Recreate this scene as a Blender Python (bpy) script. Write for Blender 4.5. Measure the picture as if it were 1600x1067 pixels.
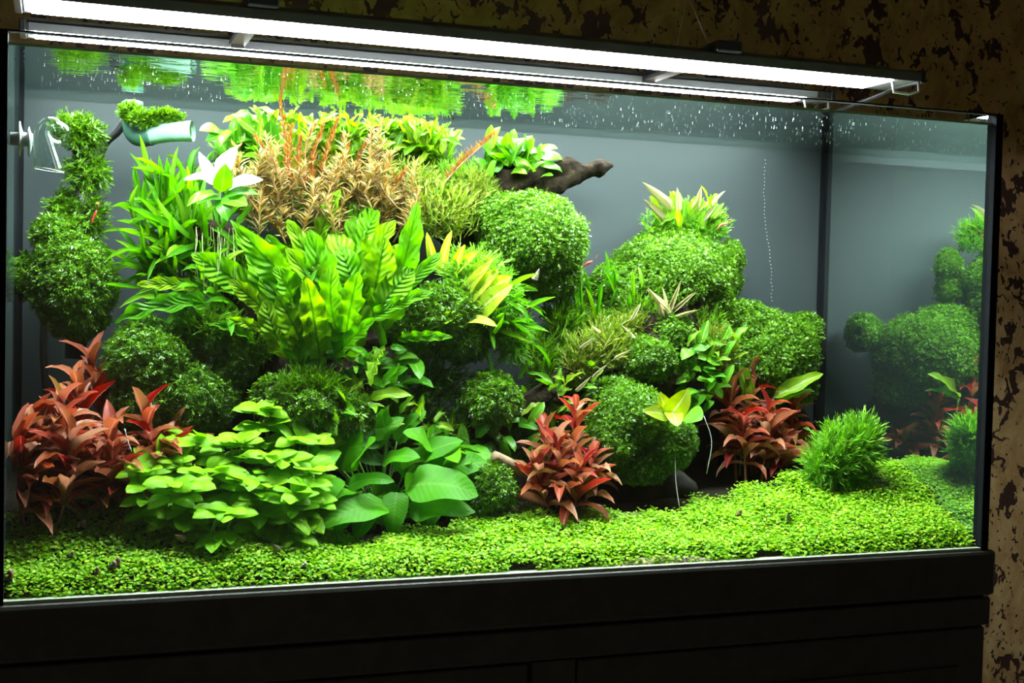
import bpy, math, random
import numpy as np
from mathutils import Vector, Matrix

random.seed(11)
rng = np.random.default_rng(11)
for o in list(bpy.data.objects):
    bpy.data.objects.remove(o)
S = bpy.context.scene
COL = S.collection

# ------------------------------------------------------------------ camera
FPX = 1983.3                      # focal length in pixels of the 1600x1067 frame
CAM = np.array([0.0626, -1.7093, 0.4010])
YAW, PITCH, ROLL = 0.34317, -0.03538, 0.02273


def cam_axes():
    cy, sy, cp, sp = math.cos(YAW), math.sin(YAW), math.cos(PITCH), math.sin(PITCH)
    fw = np.array([sy * cp, cy * cp, sp])
    r = np.array([cy, -sy, 0.0])
    u = np.cross(r, fw)
    cr, sr = math.cos(ROLL), math.sin(ROLL)
    return cr * r + sr * u, -sr * r + cr * u, fw


AR, AU, AF = cam_axes()
cam_data = bpy.data.cameras.new('camera')
cam_data.sensor_width = 36.0
cam_data.lens = 36.0 * FPX / 1600.0
cam_data.clip_start = 0.05
cam = bpy.data.objects.new('camera', cam_data)
COL.objects.link(cam)
cam.matrix_world = Matrix(((AR[0], AU[0], -AF[0], CAM[0]), (AR[1], AU[1], -AF[1], CAM[1]),
                           (AR[2], AU[2], -AF[2], CAM[2]), (0, 0, 0, 1)))
S.camera = cam

# ------------------------------------------------------------------ world, exposure
W = bpy.data.worlds.new('world')
S.world = W
W.use_nodes = True
W.node_tree.nodes['Background'].inputs[0].default_value = (0, 0, 0, 1)
W.node_tree.nodes['Background'].inputs[1].default_value = 0.0
LAMP_POWER = 116.0                # emission strength of the lamp diffusers
S.view_settings.view_transform = 'Standard'
S.view_settings.look = 'None'
S.view_settings.exposure = 0.0
S.view_settings.gamma = 1.0
S.view_settings.use_curve_mapping = False
S.cycles.use_denoising = True
S.cycles.sample_clamp_indirect = 4.0
S.cycles.max_bounces = 10
S.cycles.transparent_max_bounces = 16
S.cycles.caustics_reflective = False
S.cycles.caustics_refractive = False

# tank, metres: front pane at y = 0, back at y = D, base at z = 0
TW, TD, TH, WL = 1.5, 0.48, 0.716, 0.701
FLOOR_Z = -0.80
WALL_Y = 0.62
CEIL_Z = 1.75


def at(px, py, Y):
    """point of the plane y = Y that a pixel of the photograph looks at"""
    d = AF * FPX + AR * (px - 800.0) + AU * (533.5 - py)
    return CAM + d * ((Y - CAM[1]) / d[1])


def mpp(px, py, Y):
    return float((at(px, py, Y) - CAM) @ AF) / FPX


# ------------------------------------------------------------------ mesh helpers
def mesh_np(name, V, F, mat=None, smooth=True, uv=None):
    """V (n,3); F (m,k) all faces with k corners, or list of lists"""
    me = bpy.data.meshes.new(name)
    if isinstance(F, np.ndarray):
        k = F.shape[1]
        me.vertices.add(len(V))
        me.vertices.foreach_set('co', np.asarray(V, np.float32).ravel())
        me.loops.add(F.size)
        me.loops.foreach_set('vertex_index', F.astype(np.int32).ravel())
        me.polygons.add(len(F))
        me.polygons.foreach_set('loop_start', np.arange(0, F.size, k, dtype=np.int32))
        me.polygons.foreach_set('loop_total', np.full(len(F), k, np.int32))
        me.update(calc_edges=True)
        me.validate()
    else:
        me.from_pydata([tuple(v) for v in V], [], F)
        me.update()
    if smooth:
        me.polygons.foreach_set('use_smooth', np.ones(len(me.polygons), bool))
    if uv is not None:
        lay = me.uv_layers.new(name='UVMap')
        idx = np.zeros(len(me.loops), np.int32)
        me.loops.foreach_get('vertex_index', idx)
        lay.data.foreach_set('uv', np.asarray(uv, np.float32)[idx].ravel())
    if mat is not None:
        me.materials.append(mat)
    return me


def tag(o, label=None, cat=None, group=None, kind=None):
    if label: o['label'] = label
    if cat: o['category'] = cat
    if group: o['group'] = group
    if kind: o['kind'] = kind
    return o


def obj(name, me, parent=None, origin=None):
    o = bpy.data.objects.new(name, me)
    COL.objects.link(o)
    if parent is not None:
        o.parent = parent
        if origin is None:
            o.location = -Vector(parent.location) if parent.parent is None else Vector((0, 0, 0))
    return o


def thing(name, base, label, cat, group=None, kind=None):
    o = bpy.data.objects.new(name, None)
    COL.objects.link(o)
    o.empty_display_size = 0.02
    o.location = Vector([float(c) for c in base])
    return tag(o, label, cat, group, kind)


def tube(P, rad, n=8, caps=True, jitter=0.0, seed=0):
    P = np.asarray(P, float)
    m = len(P)
    rad = np.broadcast_to(np.asarray(rad, float), (m,)) if np.ndim(rad) else np.full(m, float(rad))
    T = np.gradient(P, axis=0)
    T /= np.linalg.norm(T, axis=1)[:, None] + 1e-12
    a = np.array([0, 0, 1.0]) if abs(T[0][2]) < 0.9 else np.array([1.0, 0, 0])
    V = []
    g = np.random.default_rng(seed)
    for i in range(m):
        b = np.cross(T[i], a); b /= np.linalg.norm(b) + 1e-12
        c = np.cross(b, T[i]); a = c
        for k in range(n):
            th = 2 * math.pi * k / n
            r = rad[i] * (1 + jitter * (g.random() - 0.5) * 2)
            V.append(P[i] + r * (math.cos(th) * b + math.sin(th) * c))
    F = []
    for i in range(m - 1):
        for k in range(n):
            F.append([i * n + k, i * n + (k + 1) % n, (i + 1) * n + (k + 1) % n, (i + 1) * n + k])
    if caps:
        F.append(list(range(n))[::-1]); F.append([(m - 1) * n + k for k in range(n)])
    return V, F


def box(lo, hi):
    x0, y0, z0 = lo; x1, y1, z1 = hi
    V = [(x0, y0, z0), (x1, y0, z0), (x1, y1, z0), (x0, y1, z0), (x0, y0, z1), (x1, y0, z1), (x1, y1, z1), (x0, y1, z1)]
    F = [[0, 3, 2, 1], [4, 5, 6, 7], [0, 1, 5, 4], [1, 2, 6, 5], [2, 3, 7, 6], [3, 0, 4, 7]]
    return V, F


def merge(*vf):
    V, F = [], []
    for v, f in vf:
        n = len(V)
        V += [tuple(p) for p in v]
        F += [[i + n for i in q] for q in f]
    return V, F


def box_obj(name, lo, hi, mat, parent=None, bevel=0.0):
    me = mesh_np(name, *box(lo, hi), mat, smooth=False)
    o = obj(name, me, parent)
    if bevel:
        b = o.modifiers.new('bevel', 'BEVEL'); b.width = bevel; b.segments = 2
    return o


def catmull(pts, n=8):
    P = [np.asarray(p, float) for p in pts]
    P = [2 * P[0] - P[1]] + P + [2 * P[-1] - P[-2]]
    out = []
    for i in range(1, len(P) - 2):
        for k in range(n):
            t = k / n
            a, b, c, d = P[i - 1:i + 3]
            out.append(0.5 * ((2 * b) + (-a + c) * t + (2 * a - 5 * b + 4 * c - d) * t * t + (-a + 3 * b - 3 * c + d) * t ** 3))
    out.append(P[-2])
    return np.array(out)


_nd = np.random.default_rng(5)
_dirs = _nd.normal(size=(24, 3)); _dirs /= np.linalg.norm(_dirs, axis=1)[:, None]
_ph = _nd.random(24) * 6.28


def wob(P, scale):
    """smooth pseudo noise in about -1..1 at points P, feature size 1/scale"""
    P = np.asarray(P, float)
    r = np.zeros(len(P))
    for i in range(8):
        r += np.sin((P @ _dirs[i]) * scale * (2.2 + 0.55 * i) + _ph[i] + 1.7 * np.sin((P @ _dirs[i + 8]) * scale * (1.6 + .3 * i) + _ph[i + 8]))
    return r / 4.5


def scatter(TV, TF, M, pos):
    """template (k,3),(f,c) placed N times -> V,F arrays"""
    TV = np.asarray(TV, float); TF = np.asarray(TF, int)
    V = np.einsum('nij,kj->nki', M, TV) + pos[:, None, :]
    F = TF[None] + (np.arange(len(pos)) * len(TV))[:, None, None]
    return V.reshape(-1, 3), F.reshape(-1, TF.shape[1])


def norm(v):
    v = np.asarray(v, float)
    return v / (np.linalg.norm(v, axis=-1, keepdims=True) + 1e-12)


def frames(d, hint):
    """(N,3) axes -> (N,3,3) with columns x, y=d, z~hint"""
    y = norm(d)
    z = norm(hint - (hint * y).sum(-1, keepdims=True) * y)
    x = np.cross(y, z)
    return np.stack([x, y, z], axis=-1)


# ------------------------------------------------------------------ materials
def nt(name):
    m = bpy.data.materials.new(name)
    m.use_nodes = True
    t = m.node_tree
    t.nodes.clear()
    out = t.nodes.new('ShaderNodeOutputMaterial')
    return m, t, out


def N(t, kind, **kw):
    n = t.nodes.new(kind)
    for k, v in kw.items():
        if k in n.inputs: n.inputs[k].default_value = v
        else: setattr(n, k, v)
    return n


def rgb(c): return (c[0], c[1], c[2], 1)


def ramp(t, stops, interp='LINEAR'):
    n = t.nodes.new('ShaderNodeValToRGB')
    n.color_ramp.interpolation = interp
    e = n.color_ramp.elements
    while len(e) < len(stops): e.new(0.5)
    for i, (p, c) in enumerate(stops):
        e[i].position = p
        e[i].color = rgb(c) if hasattr(c, '__len__') else (c, c, c, 1)
    return n


def solid(name, col, rough=0.5, metal=0.0, var=0.0, scale=20.0, bump=0.0, spec=0.5, col2=None):
    m, t, out = nt(name)
    p = N(t, 'ShaderNodeBsdfPrincipled', Roughness=rough, Metallic=metal)
    p.inputs['Specular IOR Level'].default_value = spec
    tc = N(t, 'ShaderNodeTexCoord')
    nz = N(t, 'ShaderNodeTexNoise', Scale=scale, Detail=5.0)
    t.links.new(tc.outputs['Object'], nz.inputs['Vector'])
    c2 = col2 if col2 else [max(0, c * (1 - var)) for c in col]
    r = ramp(t, [(0.35, c2), (0.65, col)])
    t.links.new(nz.outputs['Fac'], r.inputs[0])
    t.links.new(r.outputs[0], p.inputs['Base Color'])
    if bump:
        b = N(t, 'ShaderNodeBump', Strength=bump, Distance=0.01)
        t.links.new(nz.outputs['Fac'], b.inputs['Height'])
        t.links.new(b.outputs[0], p.inputs['Normal'])
    t.links.new(p.outputs[0], out.inputs[0])
    return m


def leaf_mat(name, cols, trans=0.4, rough=0.35, island=False, rib=None, spec=0.2, tcol=1.0, veins=0.0, sat=1.0):
    """plant leaf: diffuse and gloss on top, light let through; colour drawn per leaf from cols"""
    m, t, out = nt(name)
    if island:
        src = N(t, 'ShaderNodeNewGeometry').outputs['Random Per Island']
    else:
        src = N(t, 'ShaderNodeObjectInfo').outputs['Random']
    r = ramp(t, [(i / max(1, len(cols) - 1), c) for i, c in enumerate(cols)])
    t.links.new(src, r.inputs[0])
    colr = r.outputs[0]
    if not island:
        tc = N(t, 'ShaderNodeTexCoord')
        nz = N(t, 'ShaderNodeTexNoise', Scale=3.0, Detail=3.0)
        t.links.new(tc.outputs['Object'], nz.inputs['Vector'])
        mx = N(t, 'ShaderNodeMixRGB', blend_type='MULTIPLY')
        mx.inputs[0].default_value = 0.55
        rr = ramp(t, [(0.3, 0.62), (0.65, 1.0)])
        t.links.new(nz.outputs['Fac'], rr.inputs[0])
        t.links.new(colr, mx.inputs[1]); t.links.new(rr.outputs[0], mx.inputs[2])
        colr = mx.outputs[0]
        if rib is not None:
            uv = N(t, 'ShaderNodeUVMap')
            sp = N(t, 'ShaderNodeSeparateXYZ')
            t.links.new(uv.outputs[0], sp.inputs[0])
            a = N(t, 'ShaderNodeMath', operation='SUBTRACT'); a.inputs[1].default_value = 0.5
            b = N(t, 'ShaderNodeMath', operation='ABSOLUTE')
            t.links.new(sp.outputs[0], a.inputs[0]); t.links.new(a.outputs[0], b.inputs[0])
            rb = ramp(t, [(0.02, 1.0), (0.06, 0.0)])
            t.links.new(b.outputs[0], rb.inputs[0])
            m2 = N(t, 'ShaderNodeMixRGB')
            t.links.new(rb.outputs[0], m2.inputs[0]); t.links.new(colr, m2.inputs[1])
            m2.inputs[2].default_value = rgb(rib)
            colr = m2.outputs[0]
    p = N(t, 'ShaderNodeBsdfPrincipled', Roughness=rough)
    p.inputs['Specular IOR Level'].default_value = spec
    t.links.new(colr, p.inputs['Base Color'])
    if veins and not island:
        uv2 = N(t, 'ShaderNodeUVMap')
        sp2 = N(t, 'ShaderNodeSeparateXYZ')
        t.links.new(uv2.outputs[0], sp2.inputs[0])
        # side veins slant outwards from the midrib
        a2 = N(t, 'ShaderNodeMath', operation='SUBTRACT'); a2.inputs[1].default_value = 0.5
        b2 = N(t, 'ShaderNodeMath', operation='ABSOLUTE')
        t.links.new(sp2.outputs[0], a2.inputs[0]); t.links.new(a2.outputs[0], b2.inputs[0])
        c2 = N(t, 'ShaderNodeMath', operation='MULTIPLY_ADD'); c2.inputs[1].default_value = -0.35
        t.links.new(b2.outputs[0], c2.inputs[0]); t.links.new(sp2.outputs[1], c2.inputs[2])
        d2 = N(t, 'ShaderNodeMath', operation='MULTIPLY'); d2.inputs[1].default_value = 75.0
        e2 = N(t, 'ShaderNodeMath', operation='SINE')
        t.links.new(c2.outputs[0], d2.inputs[0]); t.links.new(d2.outputs[0], e2.inputs[0])
        bp = N(t, 'ShaderNodeBump', Strength=veins, Distance=0.004)
        t.links.new(e2.outputs[0], bp.inputs['Height']); t.links.new(bp.outputs[0], p.inputs['Normal'])
    tr = N(t, 'ShaderNodeBsdfTranslucent')
    hs = N(t, 'ShaderNodeHueSaturation', Saturation=1.1 * sat, Value=1.25 * tcol)
    t.links.new(colr, hs.inputs['Color']); t.links.new(hs.outputs[0], tr.inputs[0])
    mix = N(t, 'ShaderNodeMixShader'); mix.inputs[0].default_value = trans
    t.links.new(p.outputs[0], mix.inputs[1]); t.links.new(tr.outputs[0], mix.inputs[2])
    t.links.new(mix.outputs[0], out.inputs[0])
    return m


def glass_mat(name, tint=(0.97, 1.0, 0.98), gloss=0.05, edge=0.6):
    """thin clear glass: lets light straight through, with a mirror sheen that grows at grazing angles"""
    m, t, out = nt(name)
    tr = N(t, 'ShaderNodeBsdfTransparent'); tr.inputs[0].default_value = rgb(tint)
    gl = N(t, 'ShaderNodeBsdfGlossy', Roughness=0.0)
    lw = N(t, 'ShaderNodeLayerWeight', Blend=0.5)
    pw = N(t, 'ShaderNodeMath', operation='POWER'); pw.inputs[1].default_value = 4.0
    t.links.new(lw.outputs['Facing'], pw.inputs[0])
    ma = N(t, 'ShaderNodeMath', operation='MULTIPLY_ADD'); ma.inputs[1].default_value = edge; ma.inputs[2].default_value = gloss
    t.links.new(pw.outputs[0], ma.inputs[0])
    mix = N(t, 'ShaderNodeMixShader')
    t.links.new(ma.outputs[0], mix.inputs[0]); t.links.new(tr.outputs[0], mix.inputs[1]); t.links.new(gl.outputs[0], mix.inputs[2])
    t.links.new(mix.outputs[0], out.inputs[0])
    return m


def inner_glass_mat(name, tint, film=0.05):
    """water side of a side pane: total reflection beyond the critical angle, clear below it"""
    m, t, out = nt(name)
    tr = N(t, 'ShaderNodeBsdfTransparent'); tr.inputs[0].default_value = (0.92, 0.97, 0.95, 1)
    gl = N(t, 'ShaderNodeBsdfGlossy', Roughness=0.015); gl.inputs[0].default_value = rgb(tint)
    df = N(t, 'ShaderNodeBsdfDiffuse'); df.inputs[0].default_value = (0.30, 0.42, 0.40, 1)   # thin algae film
    ge = N(t, 'ShaderNodeNewGeometry')
    dt = N(t, 'ShaderNodeVectorMath', operation='DOT_PRODUCT')
    t.links.new(ge.outputs['Incoming'], dt.inputs[0]); t.links.new(ge.outputs['Normal'], dt.inputs[1])
    ab = N(t, 'ShaderNodeMath', operation='ABSOLUTE'); t.links.new(dt.outputs['Value'], ab.inputs[0])
    rp = ramp(t, [(0.655, 1.0), (0.72, 0.05)])
    t.links.new(ab.outputs[0], rp.inputs[0])
    iv = N(t, 'ShaderNodeMath', operation='SUBTRACT'); iv.inputs[0].default_value = 1.0
    t.links.new(ge.outputs['Backfacing'], iv.inputs[1])
    mu = N(t, 'ShaderNodeMath', operation='MULTIPLY')
    t.links.new(rp.outputs[0], mu.inputs[0]); t.links.new(iv.outputs[0], mu.inputs[1])
    mix = N(t, 'ShaderNodeMixShader')
    t.links.new(mu.outputs[0], mix.inputs[0]); t.links.new(tr.outputs[0], mix.inputs[1]); t.links.new(gl.outputs[0], mix.inputs[2])
    mx2 = N(t, 'ShaderNodeMixShader'); mx2.inputs[0].default_value = film
    t.links.new(mix.outputs[0], mx2.inputs[1]); t.links.new(df.outputs[0], mx2.inputs[2])
    t.links.new(mx2.outputs[0], out.inputs[0])
    return m


def water_mat():
    m, t, out = nt('water')
    tr = N(t, 'ShaderNodeBsdfTransparent'); tr.inputs[0].default_value = (0.97, 1.0, 0.98, 1)
    gl = N(t, 'ShaderNodeBsdfGlossy', Roughness=0.02); gl.inputs[0].default_value = (0.80, 0.88, 0.82, 1)
    tc = N(t, 'ShaderNodeTexCoord')
    mp = N(t, 'ShaderNodeMapping'); mp.inputs['Scale'].default_value = (1.0, 1.6, 1.0)
    t.links.new(tc.outputs['Object'], mp.inputs[0])
    n1 = N(t, 'ShaderNodeTexNoise', Scale=16.0, Detail=3.0, Distortion=0.6)
    t.links.new(mp.outputs[0], n1.inputs['Vector'])
    b = N(t, 'ShaderNodeBump', Strength=0.35, Distance=0.004)
    t.links.new(n1.outputs['Fac'], b.inputs['Height'])
    t.links.new(b.outputs[0], gl.inputs['Normal'])
    ge = N(t, 'ShaderNodeNewGeometry')
    dt = N(t, 'ShaderNodeVectorMath', operation='DOT_PRODUCT')
    t.links.new(ge.outputs['Incoming'], dt.inputs[0]); t.links.new(ge.outputs['Normal'], dt.inputs[1])
    ab = N(t, 'ShaderNodeMath', operation='ABSOLUTE'); t.links.new(dt.outputs['Value'], ab.inputs[0])
    fr = ramp(t, [(0.25, 1.0), (0.60, 0.04)])      # mirror at flat angles, clear at steep ones
    t.links.new(ab.outputs[0], fr.inputs[0])
    mix = N(t, 'ShaderNodeMixShader')
    t.links.new(fr.outputs[0], mix.inputs[0]); t.links.new(tr.outputs[0], mix.inputs[1]); t.links.new(gl.outputs[0], mix.inputs[2])
    t.links.new(mix.outputs[0], out.inputs[0])
    return m


def cork_mat():
    """cork wallpaper: tan flakes, dark torn gaps and specks"""
    m, t, out = nt('cork_wallpaper')
    p = N(t, 'ShaderNodeBsdfPrincipled', Roughness=0.75)
    p.inputs['Specular IOR Level'].default_value = 0.15
    tc = N(t, 'ShaderNodeTexCoord')
    mp = N(t, 'ShaderNodeMapping'); mp.inputs['Scale'].default_value = (1.0, 1.0, 0.75)
    t.links.new(tc.outputs['Object'], mp.inputs[0])
    v = mp.outputs[0]
    base_n = N(t, 'ShaderNodeTexNoise', Scale=14.0, Detail=6.0, Roughness=0.65, Distortion=0.8)
    t.links.new(v, base_n.inputs['Vector'])
    base = ramp(t, [(0.32, (0.30, 0.165, 0.065)), (0.5, (0.46, 0.28, 0.12)), (0.68, (0.58, 0.39, 0.19))])
    t.links.new(base_n.outputs['Fac'], base.inputs[0])
    # flakes: borders of warped cells, torn open only in places
    wn = N(t, 'ShaderNodeTexNoise', Scale=22.0, Detail=3.0)
    t.links.new(v, wn.inputs['Vector'])
    ad = N(t, 'ShaderNodeMixRGB', blend_type='LINEAR_LIGHT'); ad.inputs[0].default_value = 0.055
    t.links.new(v, ad.inputs[1]); t.links.new(wn.outputs['Color'], ad.inputs[2])
    vo = N(t, 'ShaderNodeTexVoronoi', Scale=24.0, feature='DISTANCE_TO_EDGE')
    t.links.new(ad.outputs[0], vo.inputs['Vector'])
    open_n = N(t, 'ShaderNodeTexNoise', Scale=19.0, Detail=3.0, Roughness=0.55)
    t.links.new(v, open_n.inputs['Vector'])
    op = ramp(t, [(0.51, 0.0), (0.72, 0.36)])
    t.links.new(open_n.outputs['Fac'], op.inputs[0])
    lt = N(t, 'ShaderNodeMath', operation='LESS_THAN')
    t.links.new(vo.outputs['Distance'], lt.inputs[0]); t.links.new(op.outputs[0], lt.inputs[1])
    sp_n = N(t, 'ShaderNodeTexNoise', Scale=85.0, Detail=2.0, Distortion=0.5)
    t.links.new(v, sp_n.inputs['Vector'])
    sp = ramp(t, [(0.635, 0.0), (0.66, 1.0)])
    t.links.new(sp_n.outputs['Fac'], sp.inputs[0])
    mxx = N(t, 'ShaderNodeMath', operation='MAXIMUM')
    t.links.new(lt.outputs[0], mxx.inputs[0]); t.links.new(sp.outputs[0], mxx.inputs[1])
    mix = N(t, 'ShaderNodeMixRGB')
    t.links.new(mxx.outputs[0], mix.inputs[0]); t.links.new(base.outputs[0], mix.inputs[1])
    mix.inputs[2].default_value = (0.05, 0.025, 0.018, 1)
    t.links.new(mix.outputs[0], p.inputs['Base Color'])
    b = N(t, 'ShaderNodeBump', Strength=0.5, Distance=0.003, invert=True)
    t.links.new(mxx.outputs[0], b.inputs['Height']); t.links.new(b.outputs[0], p.inputs['Normal'])
    t.links.new(p.outputs[0], out.inputs[0])
    return m


def film_mat():
    """frosted blue-grey film on the back pane"""
    m, t, out = nt('frosted_film')
    p = N(t, 'ShaderNodeBsdfPrincipled', Roughness=0.6)
    p.inputs['Specular IOR Level'].default_value = 0.2
    tc = N(t, 'ShaderNodeTexCoord')
    mp = N(t, 'ShaderNodeMapping'); mp.inputs['Scale'].default_value = (1.6, 1.0, 2.6); mp.inputs['Location'].default_value = (0.3, 0, 0.1)
    t.links.new(tc.outputs['Object'], mp.inputs[0])
    nz = N(t, 'ShaderNodeTexNoise', Scale=1.6, Detail=1.0)
    t.links.new(mp.outputs[0], nz.inputs['Vector'])
    r = ramp(t, [(0.46, (0.029, 0.040, 0.042)), (0.66, (0.032, 0.042, 0.043))])
    t.links.new(nz.outputs['Fac'], r.inputs[0]); t.links.new(r.outputs[0], p.inputs['Base Color'])
    t.links.new(p.outputs[0], out.inputs[0])
    return m


def emit_mat(name, col, s):
    m, t, out = nt(name)
    e = N(t, 'ShaderNodeEmission', Strength=s); e.inputs[0].default_value = rgb(col)
    t.links.new(e.outputs[0], out.inputs[0])
    return m


M = {}
M['cork'] = cork_mat()
M['film'] = film_mat()
M['glass'] = glass_mat('clear_glass')
M['glass_in'] = inner_glass_mat('side_glass_water_side', (0.86, 0.96, 0.92), 0.02)
M['glass_front'] = inner_glass_mat('front_glass_water_side', (0.9, 0.95, 0.92), 0.0)
M['glass_ware'] = glass_mat('blown_glass', (0.90, 0.97, 0.94), 0.12, 0.95)
M['edge'] = solid('glass_edge', (0.35, 0.62, 0.30), 0.2, 0, 0.2)
M['edge_pale'] = solid('pale_glass_edge', (0.40, 0.46, 0.36), 0.3, 0, 0.2)
M['silicone'] = solid('black_silicone', (0.004, 0.005, 0.007), 0.7, 0, 0.3, 20, 0, 0.08)
M['water'] = water_mat()
M['ebony'] = solid('dark_stained_wood', (0.030, 0.030, 0.022), 0.45, 0, 0.35, 30, 0.1)
M['floor'] = solid('floor_wood', (0.12, 0.08, 0.05), 0.5, 0, 0.4, 6)
M['ceiling'] = solid('ceiling_paint', (0.72, 0.68, 0.60), 0.8, 0, 0.1, 6)
M['plaster'] = solid('room_paint', (0.62, 0.54, 0.43), 0.8, 0, 0.1, 6)
M['alu'] = solid('anodised_aluminium', (0.16, 0.17, 0.16), 0.35, 0.7, 0.1, 40)
M['reflector'] = solid('reflector', (0.75, 0.78, 0.85), 0.25, 0.3, 0.05)
M['black_plastic'] = solid('black_plastic', (0.012, 0.012, 0.013), 0.4, 0, 0.3)
M['lamp'] = emit_mat('lamp_diffuser', (0.93, 0.97, 1.0), LAMP_POWER)
M['lamp_side'] = solid('pale_lamp_face', (0.72, 0.75, 0.82), 0.5, 0.0, 0.05)
M['steel'] = solid('steel_wire', (0.7, 0.7, 0.7), 0.3, 0.9, 0.1)
M['white_plastic'] = solid('white_plastic', (0.80, 0.84, 0.82), 0.4, 0, 0.05)
M['pipe'] = solid('pale_green_pipe', (0.36, 0.62, 0.50), 0.35, 0, 0.35, 18, 0, 0.5)
M['soil'] = solid('dark_aqua_soil', (0.028, 0.022, 0.014), 0.95, 0, 0.6, 200, 0.6, 0.1)
M['sand'] = solid('pale_sand', (0.45, 0.38, 0.26), 0.9, 0, 0.5, 400, 0.5)
M['wood'] = solid('waterlogged_driftwood', (0.028, 0.020, 0.012), 0.95, 0, 0.75, 60, 0.8, 0.1)
M['twig'] = solid('brown_twig', (0.26, 0.17, 0.085), 0.7, 0, 0.5, 50, 0.4)
M['stone'] = solid('dark_stone', (0.040, 0.038, 0.030), 0.95, 0, 0.6, 25, 0.8, 0.1)
M['moss'] = leaf_mat('moss_leaf', [(0.040, 0.115, 0.005), (0.090, 0.24, 0.008), (0.18, 0.40, 0.014)], 0.3, 0.28, True, spec=0.35)
M['moss_dark'] = leaf_mat('dark_moss_leaf', [(0.040, 0.115, 0.005), (0.090, 0.24, 0.008), (0.18, 0.40, 0.014)], 0.3, 0.28, True, spec=0.35)
M['moss_core'] = solid('moss_core', (0.080, 0.20, 0.008), 0.95, 0, 0.5, 60, 0.5, 0.1)
M['carpet'] = leaf_mat('carpet_leaf', [(0.14, 0.40, 0.012), (0.27, 0.54, 0.018), (0.44, 0.62, 0.04)], 0.4, 0.35, True, spec=0.2)
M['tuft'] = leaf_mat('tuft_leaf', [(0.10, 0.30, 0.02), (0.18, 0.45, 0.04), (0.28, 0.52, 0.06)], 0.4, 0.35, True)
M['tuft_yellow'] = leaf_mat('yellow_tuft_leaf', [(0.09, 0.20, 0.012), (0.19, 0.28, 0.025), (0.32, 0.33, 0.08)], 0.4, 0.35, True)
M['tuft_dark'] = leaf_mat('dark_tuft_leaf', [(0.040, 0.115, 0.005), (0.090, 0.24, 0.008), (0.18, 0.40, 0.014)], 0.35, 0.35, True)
M['brown'] = leaf_mat('brown_leaf', [(0.17, 0.075, 0.018), (0.26, 0.14, 0.035), (0.23, 0.19, 0.045), (0.34, 0.23, 0.085), (0.20, 0.24, 0.05), (0.42, 0.33, 0.16)], 0.4, 0.4, True)
M['orange'] = leaf_mat('orange_leaf', [(0.26, 0.08, 0.015), (0.33, 0.13, 0.026), (0.28, 0.14, 0.03)], 0.4, 0.4, True)
M['fern'] = leaf_mat('fern_blade', [(0.09, 0.34, 0.010), (0.17, 0.46, 0.012), (0.32, 0.56, 0.02), (0.13, 0.40, 0.012)], 0.5, 0.32, False, (0.05, 0.20, 0.01), veins=0.6)
M['fern_thin'] = leaf_mat('narrow_fern_blade', [(0.06, 0.26, 0.010), (0.11, 0.35, 0.014), (0.19, 0.42, 0.02)], 0.45, 0.32, False, (0.06, 0.22, 0.01))
M['broad'] = leaf_mat('broad_leaf', [(0.04, 0.22, 0.004), (0.07, 0.30, 0.006), (0.12, 0.38, 0.008)], 0.35, 0.42, False, (0.10, 0.30, 0.02), spec=0.12, veins=0.06)
M['oval'] = leaf_mat('apple_green_leaf', [(0.17, 0.47, 0.008), (0.23, 0.55, 0.010), (0.29, 0.60, 0.014)], 0.35, 0.42, False, (0.26, 0.48, 0.03), spec=0.12)
M['small'] = leaf_mat('small_green_leaf', [(0.05, 0.24, 0.01), (0.10, 0.36, 0.014), (0.20, 0.46, 0.02)], 0.4, 0.3, False, (0.20, 0.45, 0.06))
M['lime'] = leaf_mat('lime_leaf', [(0.10, 0.35, 0.010), (0.19, 0.42, 0.012), (0.30, 0.46, 0.02)], 0.5, 0.33, False, (0.5, 0.68, 0.15))
M['yellow'] = leaf_mat('yellow_leaf', [(0.36, 0.52, 0.03), (0.48, 0.56, 0.05)], 0.45, 0.35, False, (0.62, 0.70, 0.25))
M['white'] = leaf_mat('white_leaf', [(0.80, 0.82, 0.76), (0.84, 0.86, 0.80)], 0.3, 0.35, False, (0.70, 0.82, 0.55))
M['cream'] = leaf_mat('cream_leaf', [(0.42, 0.40, 0.18), (0.52, 0.50, 0.32), (0.32, 0.26, 0.09)], 0.35, 0.4, False)
M['red'] = leaf_mat('red_leaf', [(0.30, 0.014, 0.012), (0.36, 0.10, 0.04), (0.32, 0.15, 0.055), (0.38, 0.018, 0.016), (0.42, 0.20, 0.11), (0.34, 0.012, 0.022), (0.48, 0.25, 0.15), (0.38, 0.06, 0.03), (0.25, 0.13, 0.035)], 0.35, 0.33, False, (0.55, 0.20, 0.14), sat=0.95)
M['stem_green'] = solid('green_stem', (0.16, 0.34, 0.06), 0.5, 0, 0.3)
M['stem_red'] = solid('red_stem', (0.30, 0.10, 0.05), 0.5, 0, 0.3)
M['stem_brown'] = solid('brown_stem', (0.36, 0.20, 0.08), 0.5, 0, 0.3)
M['shell'] = solid('brown_shell', (0.36, 0.20, 0.13), 0.35, 0, 0.5, 90)
M['shell_grey'] = solid('grey_shell', (0.20, 0.17, 0.13), 0.4, 0, 0.5, 90)
M['shrimp'] = solid('red_shrimp', (0.55, 0.08, 0.04), 0.35, 0, 0.4, 90)
M['bubble'] = solid('silvery_bubble', (0.85, 0.9, 0.9), 0.15, 0.2, 0.05)
M['root'] = solid('pale_root', (0.36, 0.42, 0.16), 0.6, 0, 0.4)
M['thread'] = solid('white_thread', (0.7, 0.7, 0.66), 0.5, 0, 0.1)

# ------------------------------------------------------------------ room
def struct(name, lo, hi, mat):
    o = box_obj(name, lo, hi, mat)
    o['kind'] = 'structure'
    return o


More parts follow.
